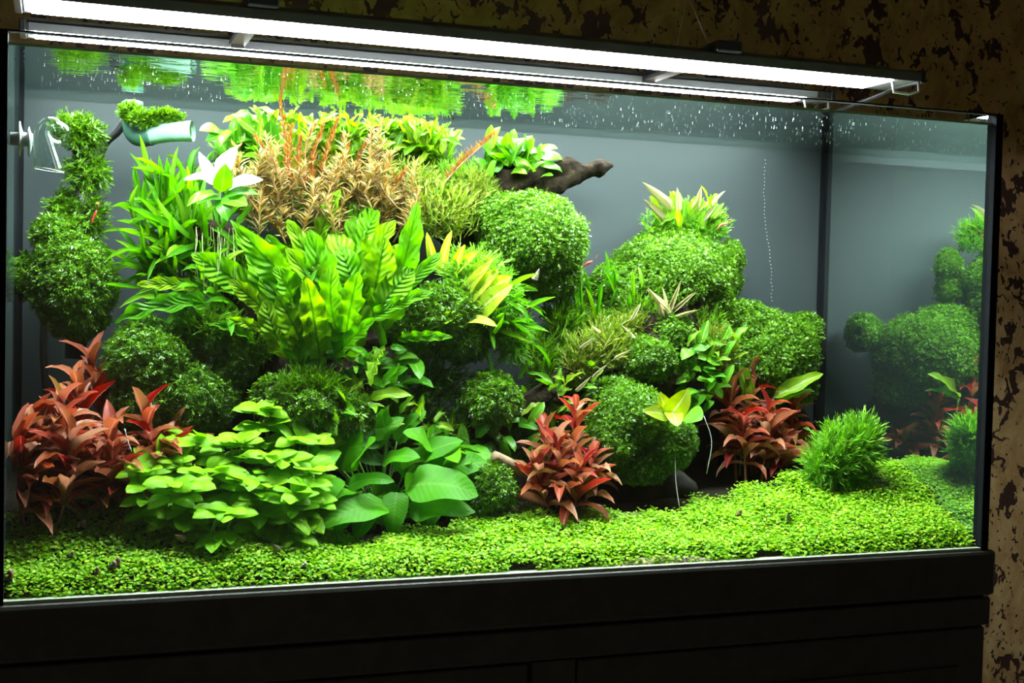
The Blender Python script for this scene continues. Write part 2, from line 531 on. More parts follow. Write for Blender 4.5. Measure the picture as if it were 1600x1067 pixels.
struct('floor', (-1.6, -2.6, FLOOR_Z - 0.05), (3.2, WALL_Y, FLOOR_Z), M['floor'])
struct('wall_back', (-1.6, WALL_Y, FLOOR_Z), (3.2, WALL_Y + 0.1, CEIL_Z), M['cork'])
struct('ceiling', (-1.6, -2.6, CEIL_Z), (3.2, WALL_Y + 0.1, CEIL_Z + 0.05), M['ceiling'])

struct('wall_left', (-1.7, -2.6, FLOOR_Z), (-1.6, WALL_Y + 0.1, CEIL_Z), M['plaster'])
struct('wall_right', (3.2, -2.6, FLOOR_Z), (3.3, WALL_Y + 0.1, CEIL_Z), M['plaster'])
struct('wall_front', (-1.7, -2.7, FLOOR_Z), (3.3, -2.6, CEIL_Z), M['plaster'])

# ------------------------------------------------------------------ cabinet
GT = 0.010      # glass thickness
cab = thing('aquarium_cabinet', (TW / 2, 0.2, FLOOR_Z), 'near-black wooden cabinet carrying the planted aquarium', 'cabinet')
CX0, CX1 = -0.03, TW + 0.028
box_obj('top_board', (CX0, -0.016, -0.075), (CX1, TD + 0.03, 0.0 - 0.0005), M['ebony'], cab, 0.006)
box_obj('body', (CX0 + 0.012, 0.0, FLOOR_Z), (CX1 - 0.012, TD + 0.02, -0.075), M['ebony'], cab)
box_obj('rail', (CX0 + 0.006, -0.013, -0.125), (CX1 - 0.006, 0.0, -0.079), M['ebony'], cab, 0.003)
xm = float(at(868, 1040, -0.018)[0])
box_obj('stile', (xm - 0.034, -0.013, FLOOR_Z + 0.08), (xm + 0.034, 0.0, -0.126), M['ebony'], cab, 0.002)
for x0, x1 in ((CX0 + 0.012, xm - 0.038), (xm + 0.038, CX1 - 0.012)):
    d = box_obj('door', (x0, -0.008, FLOOR_Z + 0.09), (x1, 0.0, -0.129), M['ebony'], cab, 0.003)
    me = mesh_np('door_panel', *box((x0 + 0.05, -0.012, FLOOR_Z + 0.15), (x1 - 0.05, -0.008, -0.19)), M['ebony'], smooth=False)
    dp = obj('door_panel', me, d); b = dp.modifiers.new('bevel', 'BEVEL'); b.width = 0.003
box_obj('plinth', (CX0 + 0.02, 0.0, FLOOR_Z), (CX1 - 0.02, 0.02, FLOOR_Z + 0.085), M['ebony'], cab)

# ------------------------------------------------------------------ tank
tank = thing('aquarium_tank', (TW / 2, TD / 2, 0), 'large rectangular glass aquarium with black silicone seams, planted inside', 'aquarium')
box_obj('base_pane', (-GT, -GT, 0), (TW + GT, TD + GT, 0.004), M['edge_pale'], tank)
me = mesh_np('front_pane', *box((-GT, -GT, 0.008), (TW + GT, 0, TH)), M['glass'], smooth=False)
me.materials.append(M['glass_front'])
for poly in me.polygons:
    if poly.normal.y > 0.9: poly.material_index = 1
obj('front_pane', me, tank)
bp = box_obj('back_pane', (-GT, TD, 0.008), (TW + GT, TD + GT, TH), M['film'], tank)
bp['label'] = 'back pane covered with frosted grey film'
for nm, x0, x1, inner in (('side_pane', -GT, 0.0, 1), ('side_pane', TW, TW + GT, -1)):
    me = mesh_np('side_pane', *box((x0, 0, 0.008), (x1, TD, TH)), M['glass'], smooth=False)
    me.materials.append(M['glass_in'])
    for poly in me.polygons:
        if poly.normal.x * inner > 0.9: poly.material_index = 1
    obj(nm, me, tank)
# green edge of the front pane along its rim, black seams in the four corners
box_obj('rim_edge', (-GT, -GT - 0.0004, TH - 0.0015), (TW + GT, 0.0004, TH + 0.0008), M['silicone'], tank)
for lo, hi in (((-0.030, -GT - 0.001, 0.0), (0.0, 0.006, TH)), ((TW, -GT - 0.001, 0.0), (TW + 0.014, 0.010, TH))):
    box_obj('corner_seam', lo, hi, M['silicone'], tank)
for x0, x1 in ((0.0, 0.007), (TW - 0.010, TW)):
    box_obj('corner_seam', (x0, TD - 0.010, 0.008), (x1, TD, TH), M['silicone'], tank)
box_obj('water_line_strip', (0.0, -0.0002, WL - 0.0015), (TW, 0.0015, WL + 0.002), M['edge'], tank)

# water surface: a rippled sheet seen from below
nx, ny = 150, 50
gx, gy = np.meshgrid(np.linspace(0.0, TW, nx), np.linspace(0.0015, TD, ny))
P = np.stack([gx.ravel(), gy.ravel(), np.zeros(gx.size)], 1)
P[:, 2] = WL + 0.00035 * wob(P, 11.0) * np.clip(1.4 - P[:, 1] / 0.25, 0.12, 1.2)
idx = np.arange(nx * ny).reshape(ny, nx)
F = np.stack([idx[:-1, :-1].ravel(), idx[:-1, 1:].ravel(), idx[1:, 1:].ravel(), idx[1:, :-1].ravel()], 1)
o = obj('water_surface', mesh_np('water_surface', P, F, M['water']))
tag(o, 'rippled water surface mirroring the plants from below', 'water', kind='stuff')

# ------------------------------------------------------------------ lamps
def lamp(y, label, z, hw, h, side=False, x0=0.012, x1=1.410):
    t = thing('aquarium_lamp', ((x0 + x1) / 2, y, z), label, 'lamp', 'lamps hung over the tank')
    prof = [(-hw, 0), (-hw, h * .75), (-hw + 0.008, h), (hw - 0.008, h), (hw, h * .75), (hw, 0), (hw - 0.003, 0), (hw - 0.003, 0.004), (-hw + 0.003, 0.004), (-hw + 0.003, 0)]
    n = len(prof)
    V = [(x, y + a, z + b) for x in (x0, x1) for a, b in prof]
    F = [[i, (i + 1) % n, n + (i + 1) % n, n + i] for i in range(n)]
    obj('housing', mesh_np('housing', V, [f[::-1] for f in F], M['alu'], smooth=False), t)
    for k in (-0.5, 0.0, 0.5):
        box_obj('fin', (x0, y + k * hw - 0.002, z + h - 0.001), (x1 - 0.05, y + k * hw + 0.002, z + h + 0.006), M['alu'], t)
    box_obj('reflector', (x0 + 0.002, y - hw + 0.004, z + 0.0012), (x1 - 0.002, y + hw - 0.004, z + 0.0038), M['reflector'], t)
    # glowing diffuser strip set in the underside
    box_obj('diffuser', (x0 + 0.012, y - hw + 0.006, z - 0.0015), (x1 - 0.05, y + hw - 0.006, z + 0.001), M['lamp'], t)
    if side:
        box_obj('side_panel', (x0 + 0.004, y - hw - 0.0015, z + 0.001), (x1 - 0.03, y - hw, z + h * .72), M['lamp_side'], t)
    for xa, xb in ((x0 - 0.010, x0), (x1, x1 + 0.010)):
        box_obj('end_cap', (xa, y - hw - 0.001, z - 0.002), (xb, y + hw + 0.001, z + h + 0.001), M['black_plastic'], t, 0.002)
    return t


YF, YB = 0.118, 0.362
ZF, ZB = 0.774, 0.781
lf = lamp(YF, 'long dark lamp bar with glowing underside hung over the front glass', ZF, 0.049, 0.019)
lb = lamp(YB, 'long lamp bar with pale lit face hung over the rear of the tank', ZB, 0.032, 0.016, True)
# hanging clips with wires, cross braces between the bars, wire bracket at the end
for xc in (float(at(402, 10, YF)[0]), float(at(1113, 90, YF)[0])):
    c = box_obj('hanging_clip', (xc - 0.022, YF - 0.058, ZF + 0.016), (xc + 0.022, YF + 0.058, ZF + 0.034), M['black_plastic'], lf, 0.003)
    ap = np.array([xc - 0.045, YF + 0.005, ZF + 0.115])
    V, F = merge(tube([(xc - 0.005, YF, ZF + 0.033), ap], 0.0007, 5), tube([(xc - 0.075, YF - 0.02, ZF + 0.018), ap], 0.0007, 5), tube([ap, (ap[0], ap[1], CEIL_Z)], 0.0007, 5))
    w = obj('hanging_wire', mesh_np('hanging_wire', V, F, M['steel']), c)
for xc in (float(at(366, 55, YB)[0]), float(at(1000, 125, YB)[0])):
    V, F = merge(box((xc - 0.012, YF + 0.05, ZB + .002), (xc + 0.012, YB - 0.035, ZB + .010)),
                 box((xc - 0.010, YB - 0.042, ZB - .001), (xc + 0.010, YB - 0.033, ZB + .024)))
    obj('cross_brace', mesh_np('cross_brace', V, F, M['black_plastic'], smooth=False), lf)
for y, t, zb in ((YF, lf, ZF), (YB + .02, lb, ZB)):
    pts = [(1.408, y - 0.045, zb + 0.004), (1.410, y - 0.045, zb - 0.016), (1.390, y - 0.045, zb - 0.022), (1.36, y - 0.045, zb - 0.020), (1.357, y - 0.045, zb - 0.002)]
    obj('wire_bracket', mesh_np('wire_bracket', *tube(pts, 0.0024, 6), M['steel']), t)
for y, t, pts in ((YF, lf, [(1.41, YF, 0.785), (1.43, YF + 0.08, 0.775), (1.45, 0.40, 0.762), (1.46, 0.53, 0.735), (1.46, 0.56, 0.5), (1.46, 0.565, 0.2)]),
                  (YB, lb, [(1.405, YB, 0.792), (1.425, YB + 0.04, 0.775), (1.43, 0.47, 0.755), (1.43, 0.53, 0.735), (1.43, 0.56, 0.5), (1.43, 0.565, 0.2)])):
    obj('power_cable', mesh_np('power_cable', *tube(catmull(pts, 6), 0.0045, 7), M['black_plastic']), t)

# ------------------------------------------------------------------ substrate and carpet
def ground(x, y):
    """height of the soil"""
    x = np.asarray(x, float); y = np.asarray(y, float)
    s = np.interp(x, [0, 0.15, 0.3, 0.48, 0.62, 0.75, 0.95, 1.1, 1.3, 1.5], [0.42, 0.56, 0.48, 0.22, 0.28, 0.36, 0.27, 0.30, 0.40, 0.47])
    yy = np.minimum(y, 0.2) + 0.12 * np.maximum(y - 0.2, 0)
    z = 0.007 + s * yy
    P = np.stack([x.ravel(), y.ravel(), np.zeros(x.size)], 1)
    return z + (0.006 * wob(P, 9.0)).reshape(x.shape) * np.clip(y / 0.05, 0.15, 1)


nx, ny = 160, 54
gx, gy = np.meshgrid(np.linspace(0.0, TW, nx), np.linspace(0.0, TD, ny))
gz = ground(gx, gy) - 0.006
top = np.stack([gx.ravel(), gy.ravel(), gz.ravel()], 1)
idx = np.arange(nx * ny).reshape(ny, nx)
F = np.stack([idx[:-1, :-1].ravel(), idx[:-1, 1:].ravel(), idx[1:, 1:].ravel(), idx[1:, :-1].ravel()], 1)
# skirt down to the base pane
ring = np.concatenate([idx[0, :], idx[1:, -1], idx[-1, -2::-1], idx[-2:0:-1, 0]])
low = top[ring].copy(); low[:, 2] = 0.004
n0 = len(top); k = len(ring); a = np.arange(k); b = (a + 1) % k
F2 = np.stack([ring[b], ring[a], n0 + a, n0 + b], 1)
o = obj('substrate', mesh_np('substrate', np.vstack([top, low]), np.vstack([F, F2]), M['soil']))
tag(o, 'dark granular soil bed sloping up to the back of the tank', 'soil', kind='stuff')


def carpet_edge(x):
    """how far back the carpet reaches"""
    return np.interp(x, [0, 0.1, 0.2, 0.3, 0.42, 0.5, 0.6, 0.72, 0.85, 0.95, 1.05, 1.15, 1.25, 1.35, 1.5],
                     [0.15, 0.17, 0.14, 0.125, 0.115, 0.10, 0.12, 0.135, 0.14, 0.135, 0.16, 0.19, 0.21, 0.27, 0.33])


def carpet():
    n = 130000
    x = rng.random(n) * TW; y = 0.002 + rng.random(n) ** 1.0 * 0.35
    keep = y < carpet_edge(x) + 0.012 * np.sin(x * 60) + 0.008 * rng.normal(size=n)
    x, y = x[keep], y[keep]
    # bare sandy patches near the front glass
    P = np.stack([x, y, 0 * x], 1)
    bare = (y < 0.010) & (wob(P, 7.0) > 0.45)
    x, y, P = x[~bare], y[~bare], P[~bare]
    bump = 0.5 + 0.5 * wob(P, 16.0)
    h = (0.004 + 0.013 * rng.random(len(x)) ** 0.6) * (0.55 + 0.6 * bump) * np.clip(y / 0.02, 0.45, 1)
    h = np.where(y < 0.008, h * 1.6 * rng.random(len(x)) - 0.003, h)
    z = ground(x, y) + h
    pos = np.stack([x, y, z], 1)
    hint = norm(np.stack([rng.normal(size=len(x)) * 0.45, -0.25 + rng.normal(size=len(x)) * 0.45, np.ones(len(x))], 1))
    th = rng.random(len(x)) * 6.283
    d = np.stack([np.cos(th), np.sin(th), np.zeros(len(x))], 1)
    d = norm(d - (d * hint).sum(1, keepdims=True) * hint)
    s = (0.0032 + 0.0022 * rng.random(len(x)))[:, None, None]
    T = [(0, 0, 0), (0.36, 0.35, 0.07), (0.30, 0.85, 0.0), (0, 1.05, -0.08), (-0.30, 0.85, 0.0), (-0.36, 0.35, 0.07)]
    TF = [[0, 1, 2, 3], [0, 3, 4, 5]]
    V, F = scatter(T, TF, frames(d, hint) * s * 1.25, pos)
    return mesh_np('carpet_plants', V, F, M['carpet'], smooth=False), pos


cm, carpet_pos = carpet()
o = obj('carpet_plants', cm)
tag(o, 'low bright green carpet of tiny round leaves along the front glass', 'ground cover', kind='stuff')

# pale sand showing through
def sand(px, py, Y, rx, ry, label):
    c = at(px, py, Y)
    g = np.linspace(0, 2 * np.pi, 22, endpoint=False)
    V = [(c[0], Y, float(ground([c[0]], [Y])[0]) + 0.004)]
    for q in (0.5, 1.0):
        for th in g:
            rr = q * (1 + 0.25 * math.sin(3 * th + px) + 0.15 * math.sin(5 * th))
            x = c[0] + rx * rr * math.cos(th); y = max(0.001, Y + ry * rr * math.sin(th))
            V.append((x, y, float(ground([x], [y])[0]) + (0.003 if q < 1 else -0.007)))
    F = [[0, 1 + i, 1 + (i + 1) % 22] for i in range(22)] + [[1 + i, 23 + i, 23 + (i + 1) % 22, 1 + (i + 1) % 22] for i in range(22)]
    o = obj('sand_patch', mesh_np('sand_patch', V, F, M['sand']))
    tag(o, label, 'sand', kind='stuff')


sand(1040, 885, 0.008, 0.10, 0.010, 'strip of pale sand bared against the front glass')
sand(1010, 797, 0.16, 0.05, 0.025, 'patch of bare sand in the shade under the moss mound')

# ------------------------------------------------------------------ driftwood and filler stones
def gnarl(name, pts, radii, label, seg=8, n=12, mat='wood', amp=0.22, cat='driftwood', group=None, seed=1):
    P = catmull(pts, seg)
    R = np.interp(np.linspace(0, 1, len(P)), np.linspace(0, 1, len(radii)), radii)
    V, F = tube(P, R, n)
    V = np.array(V)
    c = np.repeat(P, n, 0)
    d = V - c
    V = c + d * (1 + amp * wob(V, 16.0 + seed) + 0.5 * amp * wob(V, 45.0 + seed))[:, None]
    o = obj(name, mesh_np(name, V, F, M[mat]))
    return tag(o, label, cat, group)


gnarl('driftwood', [at(600, 790, .37), at(570, 680, .38), at(540, 560, .39), at(560, 450, .39), at(600, 330, .40)], [.085, .085, .08, .07, .045],
      'massive driftwood stump, bulked out as dark filler, buried under ferns and moss', 8, 20, amp=.16)  # wood core for the plants, its bulk added so central gaps look dark
gnarl('driftwood', [at(400, 690, .34), at(380, 560, .34), at(400, 440, .33), at(360, 375, .31), at(296, 362, .28)], [.08, .075, .055, .028, .012],
      'dark driftwood branch poking out under the white-leaved plant', seed=3)
gnarl('driftwood', [at(700, 380, .40), at(770, 300, .40), at(840, 280, .39), at(900, 268, .38), at(935, 262, .37), at(957, 258, .37)], [.05, .036, .028, .023, .015, .004],
      'dark flat driftwood branch pointing into open water above the round moss ball', 12, 18, amp=.42, seed=5)
gnarl('driftwood', [at(740, 680, .24), at(800, 650, .25), at(850, 615, .27), at(905, 560, .30)], [.022, .020, .018, .012],
      'slanting dark root between the two moss balls in the middle', amp=.15, seed=7)
gnarl('driftwood', [at(900, 740, .30), at(960, 640, .33), at(1010, 560, .34), at(1040, 480, .37), at(1050, 420, .38)], [.08, .09, .085, .075, .05],
      'dark driftwood trunk hidden under the mossy mounds', 8, 16, seed=9)
gnarl('twig', [at(770, 712, .15), at(800, 728, .15), at(832, 745, .16)], [.009, .010, .006], 'short brown twig lying beside the red plant', 6, 10, 'twig', .1, 'twig', seed=2)
gnarl('twig', [at(828, 480, .22), at(812, 500, .22), at(795, 520, .23)], [.004, .006, .004], 'small pale twig under the big round moss ball', 5, 8, 'twig', .1, 'twig', seed=2)


def stone(px, py, Y, r, label):  # unseen filler lumps, added so the gaps between plants look dark
    c = at(px, py, Y)
    u = np.linspace(0, np.pi, 12)[1:-1]; v = np.linspace(0, 2 * np.pi, 18, endpoint=False)
    V = [np.array([0, 0, 1.0])] + [np.array([math.sin(a) * math.cos(b), math.sin(a) * math.sin(b), math.cos(a)]) for a in u for b in v] + [np.array([0, 0, -1.0])]
    V = np.array(V); V = c + V * (1 + .18 * wob(V, 1.3 + Y))[:, None] * np.array(r)
    k = len(v)
    F = [[0, 1 + i, 1 + (i + 1) % k] for i in range(k)]
    for j in range(len(u) - 1):
        F += [[1 + j * k + i, 1 + (j + 1) * k + i, 1 + (j + 1) * k + (i + 1) % k, 1 + j * k + (i + 1) % k] for i in range(k)]
    e = len(V) - 1
    F += [[e, 1 + (len(u) - 1) * k + (i + 1) % k, 1 + (len(u) - 1) * k + i] for i in range(k)]
    o = obj('stone', mesh_np('stone', V, F, M['stone']))
    return tag(o, label, 'stone')


stone(1010, 760, .27, (.085, .05, .045), 'added dark filler stone beneath the moss mound with yellow leaves')
stone(640, 745, .27, (.13, .06, .09), 'added dark filler stone behind the broad-leaved plant')
stone(250, 720, .30, (.14, .06, .08), 'added dark filler stone behind the red plants by the side glass')
stone(1200, 690, .42, (.10, .035, .10), 'added dark filler stone behind the red plants near the back corner')

# ------------------------------------------------------------------ leaf shapes
def leaf_shape(w, nl=7, nc=2, fold=0.12, arch=0.9, start=0.0, wave=0.0, wf=3.0, seed=0, petiole=0.0, notch=0.0):
    """unit-length blade along +Y, unit width scale on X; returns V, F, uv"""
    g = np.random.default_rng(seed)
    ph = g.random() * 6.28
    V, UV = [], []
    y = z = 0.0
    ang = start
    rows = nl + 1
    for i in range(rows):
        t = i / nl
        if i:
            ang = start - arch * (t - 0.5 / nl)
            y += math.cos(ang) / nl; z += math.sin(ang) / nl
        ww = w(t)
        for j in range(nc + 1):
            s = 2 * j / nc - 1
            edge = abs(s)
            x = 0.5 * ww * s
            rg = 1 + 0.10 * notch * math.sin(23 * t + ph * 3 + 5 * (s > 0)) * edge
            zz = fold * ww * edge ** 1.5 * 0.5 + wave * ww * edge * math.sin(2 * math.pi * wf * t + ph + (1.9 if s > 0 else 0))
            V.append((x * rg, y - math.sin(ang) * zz, z + math.cos(ang) * zz))
            UV.append((0.5 + 0.5 * s, t))
    F = []
    for i in range(nl):
        for j in range(nc):
            a = i * (nc + 1) + j
            F.append([a, a + 1, a + nc + 2, a + nc + 1])
    return np.array(V), np.array(F), np.array(UV)


def w_lance(t): return max(0.03, (math.sin(math.pi * min(1, t ** 0.8))) ** 0.8)
def w_oval(t): return max(0.04, (math.sin(math.pi * t ** 0.75)) ** 0.55) if 0 < t < 1 else 0.06
def w_heart(t): return max(0.04, (math.sin(math.pi * min(1, 0.06 + 0.94 * t ** 0.62))) ** 0.55)
def w_strap(t): return max(0.05, min(1, (t / 0.22) ** 0.7) * min(1, ((1 - t) / 0.28 + 0.02)) ** 0.6)
def w_blade(t): return max(0.06, min(1, t / 0.15 + 0.3) * (1 - t ** 3))


LEAF = {}


def leafset(key, mat, variants, **kw):
    ms = []
    for i, extra in enumerate(variants):
        a = dict(kw); a.update(extra)
        V, F, UV = leaf_shape(seed=i + 1, **a)
        ms.append(mesh_np(key, V, F, M[mat], uv=UV))
    LEAF[key] = ms


leafset('red', 'red', [dict(arch=a, fold=f) for a, f in ((0.5, .3), (0.9, .25), (1.3, .2), (1.7, .2))], w=w_lance, nl=7, start=0.35, wave=.03, wf=2)
leafset('oval', 'oval', [dict(arch=a, fold=f) for a, f in ((0.5, .1), (0.9, -.12), (1.2, -.1))], w=w_oval, nl=6, nc=4, start=0.25)
leafset('broad', 'broad', [dict(arch=a, wave=wv) for a, wv in ((0.5, .03), (0.8, .05), (1.1, .04))], w=w_heart, nl=9, nc=4, start=0.25, fold=.06, wf=1.5)
leafset('fern', 'fern', [dict(arch=a, wave=wv, wf=f) for a, wv, f in ((0.35, .05, 4), (0.8, .06, 5), (1.2, .05, 4), (0.6, .07, 5), (1.5, .05, 4))], w=w_strap, nl=18, nc=4, start=0.3, fold=.10, notch=.55)
leafset('thin', 'fern_thin', [dict(arch=a) for a in (0.3, 0.8, 1.3, -0.3)], w=w_strap, nl=7, start=0.2, fold=.15)
leafset('small', 'small', [dict(arch=a) for a in (0.4, 0.9, 1.3)], w=w_oval, nl=6, start=0.2, fold=.15, wave=.04, wf=1)
leafset('lime', 'lime', [dict(arch=a, wave=wv) for a, wv in ((0.4, .05), (0.9, .07), (1.3, .06))], w=w_oval, nl=8, start=0.2, fold=.15, wf=2)
leafset('yellow', 'yellow', [dict(arch=a) for a in (0.4, 0.8)], w=w_heart, nl=8, nc=4, start=0.2, fold=.1, wave=.03, wf=1)
leafset('white', 'white', [dict(arch=a) for a in (0.5, 1.1)], w=w_oval, nl=8, nc=4, start=0.3, fold=.12, wave=.05, wf=1.5)
leafset('cream', 'cream', [dict(arch=a) for a in (0.2, 0.7, -0.3)], w=w_blade, nl=5, start=0.1, fold=.5)


def put_leaf(parent, key, base, d, length, width, hint=(0, 0, 1), name='leaf', rnd=None):
    me = random.choice(LEAF[key]) if rnd is None else LEAF[key][rnd % len(LEAF[key])]
    fr = frames(np.array([d], float), np.array([hint], float))[0]
    o = bpy.data.objects.new(name, me)
    COL.objects.link(o)
    o.parent = parent
    b = np.asarray(base) - np.array(parent.location)
    Mx = Matrix([[fr[0][0] * width, fr[0][1] * length, fr[0][2] * length, b[0]],
                 [fr[1][0] * width, fr[1][1] * length, fr[1][2] * length, b[1]],
                 [fr[2][0] * width, fr[2][1] * length, fr[2][2] * length, b[2]], [0, 0, 0, 1]])
    o.matrix_basis = Mx
    return o


TOCAM = np.array([-0.25, -0.95, 0.12])


def px_leaf(parent, key, b, t, wpx, face=0.6, rnd=None, jit=0.25):
    """leaf from pixel/depth b to pixel/depth t, wpx wide, its face turned between up and the front glass"""
    A, B = at(*b), at(*t)
    d = B - A
    L = np.linalg.norm(d)
    hint = face * TOCAM + (1 - face) * np.array([0, 0, 1.0]) + jit * np.array([random.uniform(-1, 1), 0, random.uniform(-.5, .5)])
    # arched blades end below their first direction: aim a little higher and longer
    d = d / L + 0.0
    return put_leaf(parent, key, A, d, L * 1.06, wpx * mpp(*b), hint, rnd=rnd)


def stem_line(base, top, bend=0.012, n=6):
    b, t = np.asarray(base, float), np.asarray(top, float)
    off = np.array([random.uniform(-1, 1), random.uniform(-1, 1), 0]) * bend
    return catmull([b, (b + t) / 2 + off, t], n)


def stem_plant(name, label, cat, group, base, top, key, nodes, per, L0, L1, ratio, el0, el1, stem_mat, r=0.0016, start=0.15, jl=0.25, front=0.0):
    """upright stem with whorls; leaf length L0 low .. L1 at the tip, elevation el0 low .. el1 at the tip (degrees)"""
    t = thing(name, base, label, cat, group)
    P = stem_line(base, top)
    obj('stem', mesh_np('stem', *tube(P, np.linspace(r * 1.2, r * .6, len(P)), 6), M[stem_mat]), t)
    az = random.uniform(0, 6.28)
    for i in range(nodes):
        f = start + (1 - start) * i / max(1, nodes - 1)
        q = f * (len(P) - 1); i0 = min(int(q), len(P) - 2)
        c = P[i0] + (P[i0 + 1] - P[i0]) * (q - i0)
        az += 1.4 + random.uniform(-.3, .3)
        for k in range(per):
            a = az + k * 2 * math.pi / per + random.uniform(-.25, .25)
            e = math.radians(el0 + (el1 - el0) * f + random.uniform(-12, 12))
            L = (L0 + (L1 - L0) * f) * random.uniform(1 - jl, 1 + jl)
            d = (math.cos(a) * math.cos(e), math.sin(a) * math.cos(e), math.sin(e))
            if c[1] + d[1] * L < 0.006:
                d = (d[0], abs(d[1]) * .2, d[2])
            if not (0.01 < c[0] + d[0] * L < TW - 0.01): d = (-d[0], d[1], d[2])
            hint = np.array([-math.cos(a) * .25, -math.sin(a) * .25, 1.0]) if e < 1.2 else np.array([-math.cos(a), -math.sin(a), .3])
            if front:
                d = norm(np.array([d[0], d[1] * .6 - front * .55, d[2]]))
                if c[1] + d[1] * L < 0.012: d = norm(np.array([d[0], 0.0, d[2]]))
                hint = np.array([random.gauss(0, .25), -.75 * front, 1.0])
            put_leaf(t, key, c, d, L, L * ratio, hint)
    return t


# ------------------------------------------------------------------ moss
def ball_pts(n):
    v = rng.normal(size=(n, 3))
    return norm(v)


FROND_V = [(0, 0, 0), (0.17, 0.45, 0.05), (0, 1.25, -0.14), (-0.17, 0.45, 0.05),
           (0.08, 0.25, 0.0), (0.55, 0.62, 0.03), (0.46, 0.95, -0.12), (-0.08, 0.25, 0.0), (-0.55, 0.62, 0.03), (-0.46, 0.95, -0.12)]
FROND_F = [[0, 1, 2, 3]]
FROND3_F = [[0, 1, 2, 3], [0, 4, 5, 6], [7, 0, 9, 8]]


def moss(name, lobes, label, cat='moss', size=0.0052, dens=1.0, mat='moss', droop=0.25, lump=0.10, group=None, shag=0.0):
    """lobes: (px, py, Y, rx_px, ry_px[, ry_depth_px]); a lumpy core covered with tiny fronds"""
    L = []
    for l in lobes:
        px, py, Y, rx, ry = l[:5]
        s = mpp(px, py, Y)
        rd = (l[5] if len(l) > 5 else 0.85 * min(rx, ry * 1.2)) * s
        L.append((at(px, py, Y), np.array([rx * s * 0.94, rd, ry * s * 0.94])))
    base = min((c - np.array([0, 0, r[2]]) for c, r in L), key=lambda b: b[2])
    t = thing(name, base, label, cat, group)
    cores = []
    PP, NN = [], []
    for i, (c, r) in enumerate(L):
        u = np.linspace(0, np.pi, 12)[1:-1]; v = np.linspace(0, 2 * np.pi, 20, endpoint=False)
        D = np.array([(0, 0, 1.0)] + [(math.sin(a) * math.cos(b), math.sin(a) * math.sin(b), math.cos(a)) for a in u for b in v] + [(0, 0, -1.0)])
        V = c + D * r * 0.93
        V += D * (lump * 0.8 * r.min() * wob(V, 14.0))[:, None]
        k = len(v); e = len(V) - 1
        F = [[0, 1 + q, 1 + (q + 1) % k] for q in range(k)]
        for j in range(len(u) - 1):
            F += [[1 + j * k + q, 1 + (j + 1) * k + q, 1 + (j + 1) * k + (q + 1) % k, 1 + j * k + (q + 1) % k] for q in range(k)]
        F += [[e, 1 + (len(u) - 1) * k + (q + 1) % k, 1 + (len(u) - 1) * k + q] for q in range(k)]
        cores.append((V, F))
        area = 4 * math.pi * ((r[0] * r[1]) ** 1.6 / 3 + (r[0] * r[2]) ** 1.6 / 3 + (r[1] * r[2]) ** 1.6 / 3) ** (1 / 1.6)
        n = int(dens * 2.3 * area / (size * size * 0.55))
        D = ball_pts(n)
        keep = D[:, 1] < 0.55          # the far side is never lit or seen
        D = D[keep]
        Nn = norm(D / r)
        P = c + D * r * (0.92 + 0.13 * rng.random(len(D)) ** 1.5)[:, None]
        P += Nn * (lump * 0.8 * r.min() * wob(P, 14.0) + 0.0040 * wob(P, 42.0) + 0.0022 * wob(P, 95.0))[:, None]
        ok = np.ones(len(P), bool)
        for j, (c2, r2) in enumerate(L):
            if j != i: ok &= (((P - c2) / r2) ** 2).sum(1) > 0.80
        ok &= (P[:, 1] > 0.006) & (P[:, 1] < TD - 0.012) & (P[:, 0] > 0.006) & (P[:, 0] < TW - 0.006)
        PP.append(P[ok]); NN.append(Nn[ok])
    V, F = merge(*cores)
    obj('core', mesh_np('core', V, F, M['moss_core']), t)
    P = np.vstack(PP); Nn = np.vstack(NN)
    n = len(P)
    rnd = rng.normal(size=(n, 3))
    d = norm(Nn * 0.55 + rnd * 0.55 + np.array([0, 0, -droop]))
    hint = norm(Nn + 0.5 * np.array([0, 0, 1.0]) + rng.normal(size=(n, 3)) * 0.35)
    s = (size * (0.7 + 0.7 * rng.random(n)))[:, None, None]
    if shag:
        s = s * (1 + shag * (rng.random(n) > 0.8))[:, None, None]
    V, F = scatter(FROND_V, FROND3_F, frames(d, hint) * s, P)
    o = obj('fronds', mesh_np('fronds', V, F, M[mat], smooth=False), t)
    o['kind'] = 'stuff'
    return t


